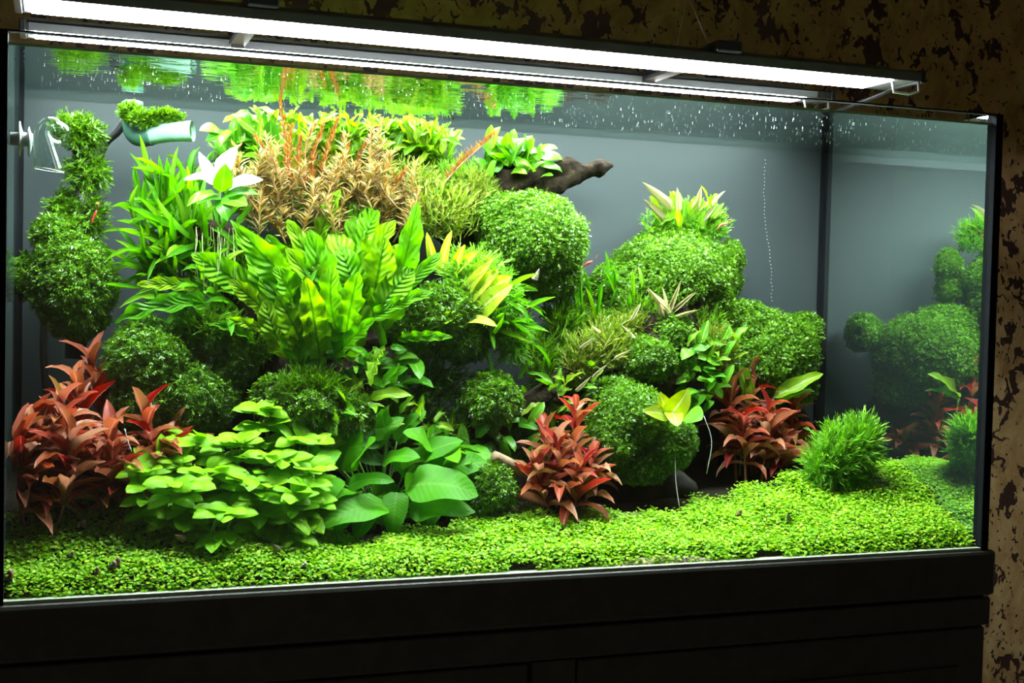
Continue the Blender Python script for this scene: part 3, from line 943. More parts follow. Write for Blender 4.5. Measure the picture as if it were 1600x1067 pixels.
def tuft(name, blobs, label, cat='moss', n=900, length=0.035, width=0.0022, mat='tuft', up=0.7, group=None, spread=0.8, fork=True, core=True):
    """loose spiky growth: curved tapering strands from the inside of each blob outward and up"""
    L = []
    for px, py, Y, rx, ry in blobs:
        s = mpp(px, py, Y)
        L.append((at(px, py, Y), np.array([rx * s, min(rx, ry) * s * 0.8, ry * s])))
    base = min((c - np.array([0, 0, r[2]]) for c, r in L), key=lambda b: b[2])
    t = thing(name, base, label, cat, group)
    A, D, G = [], [], []
    for c, r in L:
        m = int(n / len(L))
        q = ball_pts(m) * (rng.random(m) ** 0.5)[:, None]
        p = c + q * r * 0.85
        d = norm(q * spread + np.array([0, -0.15, up]) + rng.normal(size=(m, 3)) * 0.4)
        A.append(p); D.append(d)
    A = np.vstack(A); D = np.vstack(D); m = len(A)
    ln = length * (0.6 + 0.8 * rng.random(m))
    A = A - D * ln[:, None] * 0.5
    tipy = A[:, 1] + D[:, 1] * ln
    ok = (tipy > 0.008) & (tipy < TD - 0.015) & (A[:, 1] > 0.008) & (A[:, 0] > 0.01) & (A[:, 0] + D[:, 0] * ln < TW - 0.008) & (A[:, 0] < TW - 0.008) & (A[:, 2] + D[:, 2] * ln < WL - 0.004)
    A, D, ln = A[ok], D[ok], ln[ok]; m = len(A)
    w = width / ln
    hint = norm(TOCAM * 0.6 + np.array([0, 0, .5]) + rng.normal(size=(m, 3)) * 0.7)
    fr = frames(D, hint)
    fr = np.stack([fr[:, :, 0] * width, fr[:, :, 1] * ln[:, None], fr[:, :, 2] * ln[:, None]], -1)
    TV = [(-.35, 0, 0), (.35, 0, 0), (.5, .4, .03), (-.5, .4, .03), (.38, .75, -.02), (-.38, .75, -.02), (0, 1, -.12)]
    TF = [[0, 1, 2, 3], [3, 2, 4, 5], [5, 4, 6, 6]]
    V1, F1 = scatter(TV, [[0, 1, 2, 3], [3, 2, 4, 5]], fr, A)
    # pointed end and side leaflets
    TV2 = [(-.38, .75, -.02), (.38, .75, -.02), (0, 1.0, -.12)]
    Vs, Fs = [V1], [F1]
    me_v = V1; me_f = [list(map(int, f)) for f in ()]
    if fork:
        TV3 = [(0, .35, 0), (1.6, .55, .04), (1.9, .66, .0), (.2, .5, 0), (0, .5, 0), (-1.6, .72, .04), (-1.8, .83, .0), (-.2, .65, 0),
               (0, .7, 0), (1.3, .9, 0), (1.2, 1.0, -.05), (.1, .85, 0), (-.3, .75, -.02), (.3, .75, -.02), (.15, 1.02, -.12), (-.15, 1.02, -.12)]
        V2, F2 = scatter(TV3, [[0, 1, 2, 3], [4, 7, 6, 5], [8, 9, 10, 11], [12, 13, 14, 15]], fr, A)
        Vs.append(V2); Fs.append(F2 + len(V1))
    o = obj('strands', mesh_np('strands', np.vstack(Vs), np.vstack(Fs), M[mat], smooth=False), t)
    o['kind'] = 'stuff'
    return t


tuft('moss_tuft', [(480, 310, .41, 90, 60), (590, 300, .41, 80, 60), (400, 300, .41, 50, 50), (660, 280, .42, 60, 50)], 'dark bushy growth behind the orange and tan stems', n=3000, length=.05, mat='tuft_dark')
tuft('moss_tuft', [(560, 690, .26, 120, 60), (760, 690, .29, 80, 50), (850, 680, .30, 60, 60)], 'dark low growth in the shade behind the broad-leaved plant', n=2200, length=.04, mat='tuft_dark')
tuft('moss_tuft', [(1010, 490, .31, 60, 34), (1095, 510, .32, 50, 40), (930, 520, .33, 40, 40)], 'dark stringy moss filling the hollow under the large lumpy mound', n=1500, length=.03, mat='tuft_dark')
# round clipped moss mounds
moss('moss_ball', [(112, 440, .32, 68, 76), (88, 366, .34, 36, 30), (34, 432, .35, 30, 34), (118, 492, .32, 50, 34)],
     'shaggy dark moss ball hanging at the foot of the overgrown pipe', mat='moss_dark', shag=.5)
moss('moss_mound', [(232, 560, .24, 66, 66), (300, 622, .24, 72, 62), (222, 628, .23, 50, 52), (345, 560, .27, 60, 52), (320, 530, .26, 60, 42)],
     'broad moss mound rising behind the red plants by the side glass', shag=.4)
moss('moss_ball', [(832, 372, .33, 90, 76), (798, 345, .33, 58, 46), (850, 428, .33, 66, 42), (790, 400, .33, 50, 50)],
     'big round clipped moss ball standing clear before the grey back film')
moss('moss_mound', [(1045, 432, .38, 100, 76), (968, 458, .37, 56, 54), (1092, 470, .37, 54, 58), (940, 500, .36, 40, 46), (1140, 402, .41, 24, 28), (1138, 440, .41, 22, 30)],
     'large lumpy moss mound crowned with pale fern tips', lump=.16)
moss('moss_mound', [(1195, 555, .385, 88, 74), (1160, 512, .39, 56, 46), (1215, 600, .385, 70, 40), (1140, 560, .36, 44, 50)],
     'smooth moss mound sloping down to the back corner of the tank', lump=.05)
moss('moss_ball', [(1258, 518, .43, 30, 32)], 'small round moss ball tucked against the corner seam', lump=.05)
moss('moss_mound', [(985, 652, .22, 72, 54), (955, 690, .2, 48, 40), (1045, 690, .2, 46, 44), (1000, 722, .21, 58, 36), (960, 612, .25, 46, 26)],
     'rounded moss mound between the two middle red plants, yellow leaves on it')
moss('moss_ball', [(766, 626, .22, 50, 46)], 'medium moss ball over the broad-leaved plant, at the slanting root', shag=.5)
moss('moss_ball', [(768, 765, .15, 40, 44), (745, 775, .16, 34, 36)], 'low dark moss ball on the soil beside the big round leaves', mat='moss_dark', shag=.4)
moss('moss_mound', [(1042, 520, .29, 42, 34), (1010, 562, .27, 50, 40), (1060, 560, .29, 30, 34)], 'small double moss mound below the large lumpy one')
moss('moss_mound', [(690, 490, .25, 62, 48), (720, 530, .25, 46, 36), (650, 520, .26, 46, 40)], 'dark moss cushion under the yellow leaves beside the broad ferns', mat='moss_dark', shag=.5)
moss('moss_mound', [(480, 632, .18, 64, 40), (430, 620, .19, 36, 34), (540, 650, .19, 50, 34)], 'loose moss cushion overhanging the apple-green plants', mat='moss_dark', shag=.9, lump=.2)

# loose spiky growth
tuft('moss_tuft', [(1320, 700, .175, 60, 50), (1290, 725, .18, 42, 38), (1348, 690, .165, 34, 44), (1325, 745, .175, 60, 20)], 'bushy fresh green moss tuft beside the red plants at the open carpet', n=1900, length=.042, up=.55, spread=1.1)
tuft('moss_tuft', [(1072, 345, .40, 60, 34), (1040, 352, .40, 46, 28), (1110, 350, .40, 34, 34)], 'feathery moss tuft topping the large lumpy mound', n=900, length=.028)
tuft('moss_tuft', [(950, 540, .28, 60, 56), (910, 560, .28, 40, 50), (990, 510, .3, 40, 32)], 'yellowish spiky moss tuft with cream dead leaves', n=1500, length=.03, mat='tuft_yellow')
tuft('moss_tuft', [(770, 470, .24, 52, 52), (740, 430, .26, 60, 46), (800, 520, .24, 30, 50)], 'grassy yellow-green tuft around the yellow leaves', n=1300, length=.045, mat='tuft', up=.25)
tuft('moss_tuft', [(690, 330, .33, 90, 50), (640, 290, .35, 70, 40), (740, 300, .36, 44, 40)], 'fluffy yellow-green growth between orange stems and the round moss ball', n=2400, length=.03, mat='tuft_yellow')
tuft('moss_tuft', [(750, 330, .36, 40, 40), (720, 285, .38, 60, 36)], 'soft green growth behind the round moss ball', n=900, length=.034, mat='tuft')
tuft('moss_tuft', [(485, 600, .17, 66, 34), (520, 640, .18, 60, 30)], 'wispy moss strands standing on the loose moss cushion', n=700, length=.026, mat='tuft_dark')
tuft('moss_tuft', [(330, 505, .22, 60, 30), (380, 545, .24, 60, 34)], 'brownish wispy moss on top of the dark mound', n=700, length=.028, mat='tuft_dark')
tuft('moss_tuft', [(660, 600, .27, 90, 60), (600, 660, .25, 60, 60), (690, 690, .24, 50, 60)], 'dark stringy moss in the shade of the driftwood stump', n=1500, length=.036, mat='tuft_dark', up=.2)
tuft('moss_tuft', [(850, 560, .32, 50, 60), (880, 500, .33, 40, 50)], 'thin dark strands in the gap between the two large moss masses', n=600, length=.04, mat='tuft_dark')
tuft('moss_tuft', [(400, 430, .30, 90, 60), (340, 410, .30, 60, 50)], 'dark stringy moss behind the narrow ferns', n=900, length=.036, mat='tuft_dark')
tuft('moss_tuft', [(1110, 545, .29, 44, 44)], 'pale spiky tuft beside the small-leaved creeper', n=500, length=.036, mat='tuft_yellow')
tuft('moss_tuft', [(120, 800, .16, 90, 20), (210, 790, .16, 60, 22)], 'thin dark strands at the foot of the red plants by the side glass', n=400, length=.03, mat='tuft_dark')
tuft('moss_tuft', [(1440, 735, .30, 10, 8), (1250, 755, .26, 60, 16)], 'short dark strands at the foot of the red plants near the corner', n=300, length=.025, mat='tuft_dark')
tuft('moss_tuft', [(660, 215, .40, 50, 40), (600, 230, .40, 60, 40)], 'green hair moss just under the surface behind the ferns', n=1000, length=.04, mat='tuft')
tuft('moss_tuft', [(380, 240, .40, 50, 40)], 'dark hair moss under the leaves by the outlet pipe', n=500, length=.04, mat='tuft_dark')

# ------------------------------------------------------------------ equipment
# overgrown vertical pipe by the side glass
pp = thing('overgrown_pipe', at(118, 560, .38), 'vertical filter pipe thickly overgrown with dark moss', 'pipe')
obj('tube', mesh_np('tube', *tube([at(118, 560, .38), at(125, 400, .38), at(132, 190, .38)], .016, 12), M['black_plastic']), pp)
t2 = tuft('hanging_moss', [(132, 210, .37, 36, 36), (135, 270, .37, 42, 40), (140, 340, .37, 32, 50), (100, 330, .38, 30, 40), (110, 200, .37, 30, 24)],
          'dark moss clinging to the vertical pipe', n=2600, length=.022, mat='moss_dark', up=-.1)
# outlet pipe with elbow
op = thing('outlet_pipe', at(205, 220, .36), 'pale green water outlet pipe with dark elbow under the surface', 'pipe')
s = mpp(260, 206, .34)
body = catmull([at(228, 212, .365), at(262, 207, .35), at(300, 205, .335)], 8)
V, F = tube(body, 15.5 * s, 20, caps=False)
V2, F2 = tube(body[::-1], 12.5 * s, 20, caps=False)
obj('spout', mesh_np('spout', *merge((V, F), (V2, F2)), M['pipe']), op)
rimP = [body[-1] - (body[-1] - body[-2]) * 2, body[-1] + (body[-1] - body[-2]) * .15]
obj('spout_rim', mesh_np('spout_rim', *tube([rimP[0], rimP[1]], 16.3 * s, 20, caps=False), M['pipe']), op)
obj('spout_inside', mesh_np('spout_inside', *tube([body[-1] - (body[-1] - body[-2]) * 1.2, body[-1] - (body[-1] - body[-2]) * 1.0], 12.6 * s, 20), M['moss_core']), op)
elb = catmull([at(238, 211, .36), at(216, 212, .372), at(208, 196, .38), at(207, 160, .385), ], 8)
obj('elbow', mesh_np('elbow', *tube(elb, 16.5 * s, 18), solid('dark_green_plastic', (0.05, 0.14, 0.10), .35)), op)
tuft('moss_tuft', [(225, 186, .345, 30, 12), (260, 180, .345, 30, 9), (205, 175, .36, 20, 16)], 'green moss growing on top of the outlet pipe', n=1300, length=.016, mat='tuft_dark', up=.3)
# hose behind the outlet
hz = obj('hose', mesh_np('hose', *tube(catmull([at(205, 175, .42), at(185, 205, .43), at(160, 235, .44), at(140, 330, .45), at(73, 480, .45), at(72, 620, .45), at(72, 720, .45)], 8), .006, 10), M['black_plastic']))
tag(hz, 'black rubber hose running down behind the overgrown pipe', 'hose')
hz = obj('hose', mesh_np('hose', *tube(catmull([at(706, 200, .455), at(700, 222, .455), at(690, 260, .45), at(680, 330, .45)], 6), .0045, 10), M['black_plastic']))
tag(hz, 'short black hose end behind the ferns under the surface', 'hose')

# glass drop checker on a white suction cup
dc = thing('drop_checker', at(62, 262, .06), 'blown glass drop checker held by a white suction cup at the side glass', 'glass bulb')


def lathe(c, axis, prof, n=20):
    axis = norm(axis)
    a = np.array([0, 0, 1.0]) if abs(axis[2]) < .9 else np.array([1.0, 0, 0])
    b = norm(np.cross(axis, a)); e = np.cross(axis, b)
    V = [c + axis * h + r * (math.cos(2 * math.pi * k / n) * b + math.sin(2 * math.pi * k / n) * e) for h, r in prof for k in range(n)]
    F = [[i * n + k, i * n + (k + 1) % n, (i + 1) * n + (k + 1) % n, (i + 1) * n + k] for i in range(len(prof) - 1) for k in range(n)]
    return V, F


YC = .06
s = mpp(60, 220, YC)
cup = at(10, 216, YC)
X = np.array([1.0, 0, 0])
obj('suction_cup', mesh_np('suction_cup', *lathe(np.array([0.001, YC, cup[2]]), X, [(0, 0), (0, 10 * s), (12 * s, 10.5 * s), (13 * s, 27 * s), (14.5 * s, 28 * s), (16 * s, 20 * s), (19 * s, 11 * s), (31 * s, 10.5 * s), (33 * s, 9 * s), (33 * s, 0)]), M['white_plastic']), dc)
obj('suction_cup', mesh_np('suction_cup', *lathe(at(46, 222, YC) - X * .002, X, [(0, 0), (0, 20 * s), (2 * s, 24 * s), (5 * s, 14 * s), (7 * s, 4 * s), (7 * s, 0)]), M['white_plastic']), dc)
neck = catmull([at(76, 266, YC), at(70, 235, YC), at(66, 208, YC), at(72, 192, YC), at(86, 191, YC), at(92, 202, YC)], 8)
rr = np.interp(np.linspace(0, 1, len(neck)), [0, .2, .42, .6, .8, 1], [22 * s, 17 * s, 12 * s, 8 * s, 7 * s, 8 * s])
obj('bell', mesh_np('bell', *tube(neck, rr, 20, caps=False), M['glass_ware']), dc)
obj('bell_rim', mesh_np('bell_rim', *tube([at(76, 266, YC) + 22 * s * np.array([math.cos(a), math.sin(a), -.12 * math.cos(a)]) for a in np.linspace(0, 2 * math.pi, 25)], .0009, 6), M['white_plastic']), dc)
u = [(-17 * s * math.cos(a), 17 * s * math.sin(a)) for a in np.linspace(0.05, math.pi - .05, 14)]
obj('bulb', mesh_np('bulb', *lathe(at(92, 207, YC), np.array([.3, 0, .95]), u, 24), M['glass_ware']), dc)

# ------------------------------------------------------------------ red stem plants
def red_clump(spots, label, group, L=0.062, nodes=9, per=3, ratio=.30):
    for bx, by, tx, ty, Y in spots:
        base = at(bx, by, Y); base[2] = float(ground([base[0]], [Y])[0]) - 0.004
        top = at(tx, ty, Y + random.uniform(-.02, .02))
        stem_plant('red_stem_plant', label, 'plant', group, base, top, 'red', nodes, per, L * 1.15, L * .75, ratio, -4, 55, 'stem_red', .0022, .30)


red_clump([(60, 790, 45, 665, .15), (110, 800, 95, 640, .15), (150, 800, 120, 615, .20), (170, 790, 145, 580, .25), (190, 800, 170, 690, .14), (235, 800, 225, 660, .17),
           (110, 800, 60, 700, .14), (160, 800, 150, 720, .14), (40, 800, 35, 730, .13), (220, 800, 255, 720, .14), (90, 800, 110, 690, .12), (240, 800, 275, 690, .18), (30, 800, 30, 690, .14), (70, 800, 20, 720, .16)],
          'red and copper leaved stem plant in the clump against the side glass', 'red stem plants by the side glass', .078, 8, 3, .26)
red_clump([(885, 815, 900, 640, .17), (880, 820, 870, 700, .14), (900, 815, 850, 690, .16), (890, 815, 905, 740, .13), (870, 815, 835, 740, .13), (905, 815, 925, 720, .16)],
          'red and copper leaved stem plant between the low dark moss ball and the rounded mound', 'red stem plants in the middle', .070, 7, 3, .26)
red_clump([(1150, 770, 1140, 620, .29), (1175, 770, 1175, 605, .32), (1200, 765, 1215, 610, .35), (1210, 765, 1240, 650, .33), (1165, 770, 1160, 660, .26), (1225, 760, 1250, 690, .36), (1190, 765, 1200, 650, .27), (1215, 765, 1225, 700, .28)],
          'red and copper leaved stem plant beside the bushy moss tuft near the back corner', 'red stem plants near the corner', .072, 8, 3, .25)

# ------------------------------------------------------------------ apple green stem plants
for i in range(52):
    v = (i % 13) / 12.0; v = min(1, max(0, v + random.uniform(-.05, .05)))
    px = 216 + 290 * ((i * .618) % 1) + random.uniform(-8, 8)
    lo = np.interp(px, [210, 260, 320, 380, 440, 510], [740, 760, 800, 805, 790, 760])
    hi = np.interp(px, [210, 260, 300, 350, 400, 450, 520], [735, 690, 665, 635, 620, 645, 670])
    ytop = hi + (lo - hi) * v
    Y = .165 - .10 * v
    top = at(px, ytop, Y)
    bx = top[0] + random.uniform(-.01, .01)
    base = np.array([bx, Y + .012, float(ground([bx], [Y + .012])[0]) - .003])
    if top[2] < base[2] + .025: top[2] = base[2] + .025
    hgt = top[2] - base[2]
    stem_plant('apple_green_stem_plant', 'apple-green stem plant with small oval leaves, in the low bed behind the carpet', 'plant', 'apple-green stem plants',
               base, top, 'oval', max(2, min(4, int(hgt / .02))), 3, .040, .036, .56, -30, 12, 'stem_green', .0015, max(.35, 1 - .07 / hgt), .25, .9)

# ------------------------------------------------------------------ broad leaved plant
br = thing('broad_leaved_plant', at(600, 830, .15), 'dark green broad-leaved plant with big rounded leaves at the carpet', 'plant')
br.location.z = float(ground([br.location.x], [.15])[0])
C0 = (610, 800, .16)
BR = [((640, 760, .13), (742, 752, .07), 62), ((600, 790, .12), (505, 800, .07), 46), ((640, 800, .12), (738, 790, .08), 40), ((560, 720, .15), (585, 690, .10), 44),
      ((535, 735, .16), (560, 665, .16), 46), ((545, 760, .14), (605, 738, .09), 26), ((620, 770, .13), (612, 830, .09), 34), ((690, 740, .17), (756, 712, .14), 42),
      ((650, 715, .17), (720, 690, .14), 36), ((700, 700, .17), (715, 722, .11), 26), ((600, 720, .17), (650, 708, .12), 30), ((520, 745, .13), (500, 790, .09), 40),
      ((470, 760, .14), (500, 800, .09), 38), ((560, 770, .14), (520, 765, .09), 22), ((640, 770, .14), (635, 740, .12), 30), ((470, 720, .15), (495, 700, .12), 34),
      ((520, 700, .16), (480, 740, .11), 34), ((440, 740, .13), (470, 790, .08), 36), ((660, 760, .16), (690, 700, .15), 34), ((580, 700, .18), (625, 645, .17), 24),
      ((510, 690, .17), (470, 660, .15), 30), ((500, 800, .13), (460, 815, .09), 30), ((580, 800, .14), (560, 840, .09), 34), ((550, 790, .14), (530, 820, .09), 36),
      ((690, 770, .15), (660, 825, .1), 30), ((620, 690, .19), (660, 640, .18), 26), ((570, 690, .18), (540, 655, .16), 30)]
for i in range(26):
    px = random.uniform(490, 740); py = random.uniform(665, 800); a = random.uniform(0, 6.28); ln = random.uniform(45, 75)
    BR.append(((px, py, random.uniform(.17, .20)), (px + ln * math.cos(a), py + .55 * ln * math.sin(a), random.uniform(.14, .18)), random.uniform(26, 40)))
for b, t_, w in BR:
    px_leaf(br, 'broad', b, t_, w * 1.25, face=.5)
    A = at(*b); c = np.array(br.location)
    P = catmull([c + np.array([0, 0, .004]), (A + c) / 2 + np.array([0, .01, .01]), A], 5)
    obj('leaf_stalk', mesh_np('leaf_stalk', *tube(P, .0016, 5), M['stem_green']), br)

# ------------------------------------------------------------------ broad wavy fern
fe = thing('wavy_fern', at(510, 600, .24), 'big fern with wide crinkled light green blades in the middle of the tank', 'fern')
FE = [((545, 560, .24), (462, 395, .17), 46), ((560, 545, .25), (530, 360, .18), 52), ((520, 540, .23), (490, 370, .17), 48), ((470, 590, .22), (468, 395, .15), 42),
      ((590, 520, .26), (575, 320, .22), 44), ((560, 460, .27), (550, 300, .24), 34), ((545, 470, .27), (615, 350, .20), 40), ((600, 520, .25), (650, 325, .20), 36),
      ((510, 500, .24), (378, 362, .20), 46), ((470, 520, .24), (375, 380, .20), 48), ((430, 480, .25), (352, 352, .22), 30), ((480, 560, .22), (440, 470, .16), 44),
      ((585, 500, .22), (632, 420, .16), 44), ((580, 490, .24), (600, 380, .18), 50), ((520, 440, .27), (480, 360, .25), 34), ((490, 400, .28), (530, 300, .27), 26),
      ((570, 505, .22), (665, 450, .15), 20), ((640, 520, .24), (712, 490, .18), 18), ((550, 420, .27), (595, 335, .25), 40), ((500, 600, .20), (530, 680, .15), 30),
      ((430, 500, .24), (360, 440, .21), 28), ((420, 500, .24), (455, 540, .17), 26), ((430, 520, .24), (350, 500, .20), 16), ((350, 480, .24), (186, 468, .18), 26),
      ((320, 450, .26), (222, 442, .22), 20), ((420, 470, .26), (300, 400, .24), 44), ((520, 560, .21), (590, 500, .15), 26), ((500, 560, .21), (480, 440, .14), 40),
      ((540, 540, .22), (560, 430, .15), 40), ((600, 470, .25), (690, 400, .20), 22), ((600, 430, .26), (640, 380, .22), 30), ((460, 450, .27), (420, 370, .24), 36),
      ((560, 480, .23), (540, 400, .17), 46), ((450, 560, .22), (410, 480, .18), 36), ((520, 480, .25), (455, 350, .21), 34), ((620, 530, .23), (700, 525, .16), 16),
      ((400, 540, .22), (350, 495, .17), 14), ((530, 520, .20), (505, 430, .13), 36), ((470, 500, .22), (430, 420, .16), 40), ((600, 540, .23), (580, 600, .16), 18)]
for b, t_, w in FE:
    px_leaf(fe, 'fern', b, t_, w * 1.0, face=.8, jit=.4)
obj('rhizome', mesh_np('rhizome', *tube(catmull([at(420, 520, .26), at(500, 560, .25), at(570, 540, .26), at(640, 530, .26)], 5), .008, 8), M['wood']), fe)

# ------------------------------------------------------------------ narrow ferns
def rosette(name, label, cat, c, n, key, L, ratio, spanx=(-1, 1), el=(0, 70), group=None, spread=(20, 15), face=.5, cz=None, outward=1.0):
    """n leaves fanning out of a patch around c = (px, py, Y); angle is measured in the plane facing the front glass"""
    t = thing(name, at(*c), label, cat, group)
    for i in range(n):
        gx_, gy_ = (max(-1.5, min(1.5, random.gauss(0, 1))) for _ in range(2))
        b = at(c[0] + gx_ * spread[0], c[1] + gy_ * spread[1], min(TD - .03, max(.05, c[2] + random.gauss(0, .012))))
        sx = random.uniform(*spanx); e = math.radians(random.uniform(*el))
        d = np.array([sx * math.cos(e), random.uniform(-.9, .3) * math.cos(e) * outward, math.sin(e)])
        d = norm(d)
        ln = L * random.uniform(.65, 1.25)
        tip = b + d * ln
        if tip[2] > WL - .006: ln *= max(.3, (WL - .006 - b[2]) / (tip[2] - b[2] + 1e-6))
        if not (.02 < tip[1] < TD - .02): d[1] *= -.3
        hint = face * TOCAM + (1 - face) * np.array([0, 0, 1.0]) + np.array([random.gauss(0, .3), 0, random.gauss(0, .2)])
        put_leaf(t, key, b, d, ln, ln * ratio * random.uniform(.8, 1.2), hint)
    obj('rhizome', mesh_np('rhizome', *tube(catmull([at(c[0] - 20, c[1] + 6, c[2] + .01), at(c[0], c[1] + 10, c[2] + .015), at(c[0] + 20, c[1] + 5, c[2] + .01)], 4), .005, 7), M['wood']), t)
    return t


rosette('narrow_fern', 'narrow-leaved fern spraying out beside the hanging roots', 'fern', (300, 400, .30), 85, 'thin', .085, .085, (-1, .35), (-15, 70), spread=(26, 26))
rosette('narrow_fern', 'narrow-leaved fern spreading towards the hanging moss ball', 'fern', (262, 425, .30), 70, 'thin', .075, .09, (-1, .1), (-20, 55), spread=(24, 24))
rosette('narrow_fern', 'tall narrow-leaved fern below the pale green outlet pipe', 'fern', (270, 335, .33), 64, 'thin', .085, .085, (-.9, .5), (0, 80), spread=(30, 22))
rosette('narrow_fern', 'narrow-leaved fern at the foot of the wavy fern blades', 'fern', (330, 470, .26), 26, 'thin', .07, .13, (-1, .3), (-25, 40), spread=(26, 16))
rosette('narrow_fern', 'small fern with pale upright tips on top of the large lumpy mound', 'fern', (1065, 345, .39), 34, 'lime', .052, .26, (-1, 1), (15, 85), spread=(30, 10))
rosette('narrow_fern', 'drooping grassy fern under the yellow leaves', 'fern', (770, 490, .24), 34, 'thin', .08, .09, (-.2, 1), (-60, 30), spread=(22, 20))
rosette('narrow_fern', 'dim narrow fern deep in the gap beside the slanting root', 'fern', (860, 600, .30), 26, 'thin', .06, .14, (-.6, 1), (-30, 60), spread=(34, 30))
rosette('narrow_fern', 'slender fern standing before the large lumpy mound', 'fern', (960, 480, .33), 22, 'thin', .06, .12, (-1, .6), (20, 85), spread=(40, 20))

# ------------------------------------------------------------------ leafy clumps
rosette('leafy_plant', 'bright leafy plant beside the mouth of the outlet pipe', 'plant', (385, 235, .38), 34, 'small', .046, .52, (-1, 1), (-20, 80), spread=(26, 20))
rosette('leafy_plant', 'lime leafy plant crowding under the surface behind the white-leaved plant', 'plant', (480, 225, .37), 90, 'lime', .05, .40, (-1, 1), (0, 80), spread=(50, 32))
rosette('leafy_plant', 'lime leafy plant touching the surface above the orange stems', 'plant', (590, 215, .37), 90, 'lime', .05, .36, (-1, 1), (0, 75), spread=(50, 20))
rosette('leafy_plant', 'lime pointed-leaf plant reaching towards the short hose end', 'plant', (650, 225, .38), 56, 'lime', .05, .30, (-1, 1), (0, 70), spread=(34, 20))
rosette('epiphyte_plant', 'bright green bushy plant growing on the flat driftwood branch', 'plant', (805, 256, .37), 72, 'small', .040, .52, (-1, 1), (0, 85), spread=(26, 14))
rosette('leafy_plant', 'small oval-leaved plant shaded below the wavy fern', 'plant', (540, 580, .22), 40, 'small', .042, .38, (-1, 1), (-15, 50), spread=(50, 26))
rosette('leafy_plant', 'oval-leaved plant hanging over the driftwood stump', 'plant', (600, 570, .22), 22, 'small', .046, .42, (-.6, 1), (-20, 40), spread=(30, 20))
rosette('leafy_plant', 'wavy-leaved plant behind the loose moss cushion', 'plant', (520, 650, .19), 18, 'lime', .055, .36, (-1, 1), (-10, 60), spread=(40, 20))
rosette('leafy_plant', 'pale lime leaves growing through the shade above the broad-leaved plant', 'plant', (640, 655, .20), 12, 'lime', .04, .34, (-1, 1), (-10, 60), spread=(26, 16))
rosette('leafy_plant', 'dark leafy plant low behind the broad-leaved plant', 'plant', (690, 720, .20), 20, 'small', .045, .42, (-1, 1), (-10, 60), spread=(40, 24))
rosette('creeping_plant', 'small-leaved fresh green creeper between the moss mounds and the red plants', 'plant', (1095, 585, .26), 46, 'small', .034, .55, (-1, 1), (-30, 70), spread=(24, 28))
rosette('creeping_plant', 'lime creeper tips above the rounded moss mound', 'plant', (1110, 555, .27), 24, 'lime', .04, .32, (-1, 1), (0, 80), spread=(24, 16))
rosette('leafy_plant', 'dim leaves at the foot of the medium moss ball', 'plant', (810, 690, .22), 16, 'small', .045, .4, (-1, 1), (-20, 50), spread=(34, 20))
rosette('leafy_plant', 'pale pointed leaves beside the slanting root', 'plant', (885, 620, .24), 14, 'lime', .045, .28, (-1, .6), (-20, 40), spread=(26, 20))

# yellow leaves
yl = thing('yellow_leaved_plant', at(700, 470, .26), 'plant with large pale yellow-green leaves beside the round moss ball', 'plant')
for b, t_, w in [((720, 480, .25), (795, 435, .19), 40), ((715, 480, .25), (775, 425, .2), 34), ((745, 490, .22), (792, 445, .17), 36), ((700, 440, .27), (745, 395, .22), 22), ((690, 430, .27), (700, 365, .24), 18),
                 ((710, 450, .26), (770, 405, .22), 22), ((720, 500, .23), (770, 500, .17), 22), ((705, 440, .27), (725, 385, .23), 18), ((680, 420, .28), (668, 370, .25), 16), ((720, 470, .25), (755, 415, .2), 24)]:
    px_leaf(yl, 'yellow', b, t_, w, face=.7)
yl = thing('yellow_leaved_plant', at(1050, 655, .17), 'plant with bright yellow heart-shaped leaves on the rounded moss mound', 'plant')
for b, t_, w in [((1045, 650, .165), (1076, 613, .14), 38), ((1042, 645, .17), (1030, 615, .16), 24), ((1040, 650, .165), (1014, 640, .14), 26), ((1050, 642, .16), (1058, 665, .13), 30)]:
    px_leaf(yl, 'yellow', b, t_, w, face=.8)
px_leaf(yl, 'broad', (1075, 645, .17), (1096, 655, .14), 36, face=.8)
# cut light leaves behind the red plants near the corner
for b, t_, w, lab in [((1168, 620, .30), (1155, 572, .29), 26, 'single broad light green leaf rising behind the red plants'),
                      ((1208, 622, .31), (1282, 586, .29), 24, 'light green strap leaf leaning out over the red plants to the corner')]:
    q = thing('broad_leaf_plant', at(*b), lab, 'plant')
    px_leaf(q, 'lime', b, t_, w, face=.7, rnd=0)
    px_leaf(q, 'lime', (b[0], b[1] + 10, b[2]), (t_[0] * .8 + b[0] * .2 + 6, t_[1] + 16, t_[2]), w * .7, face=.6, rnd=1)
    bb = at(*b); g = np.array([bb[0], b[2] + .02, float(ground([bb[0]], [b[2]])[0])])
    obj('leaf_stalk', mesh_np('leaf_stalk', *tube(stem_line(g, bb), .002, 6), M['stem_green']), q)

# white leaved plant
wp = thing('white_leaved_plant', at(345, 335, .26), 'white-leaved rosette plant perched on the driftwood branch', 'plant')
for b, t_, w in [((340, 290, .26), (312, 238, .23), 20), ((340, 285, .26), (372, 232, .23), 30), ((335, 290, .26), (297, 270, .22), 20), ((350, 295, .25), (402, 275, .21), 20)]:
    px_leaf(wp, 'white', b, t_, w, face=.7)
for b, t_, w in [((345, 300, .25), (352, 258, .22), 30), ((340, 305, .25), (300, 300, .21), 18), ((345, 310, .25), (310, 318, .22), 22), ((350, 310, .25), (385, 320, .21), 30), ((350, 305, .25), (395, 295, .21), 20), ((345, 310, .25), (350, 330, .21), 24)]:
    px_leaf(wp, 'small', b, t_, w, face=.6)
obj('stem', mesh_np('stem', *tube(stem_line(at(345, 350, .27), at(342, 290, .26), .002), .003, 8), M['stem_green']), wp)

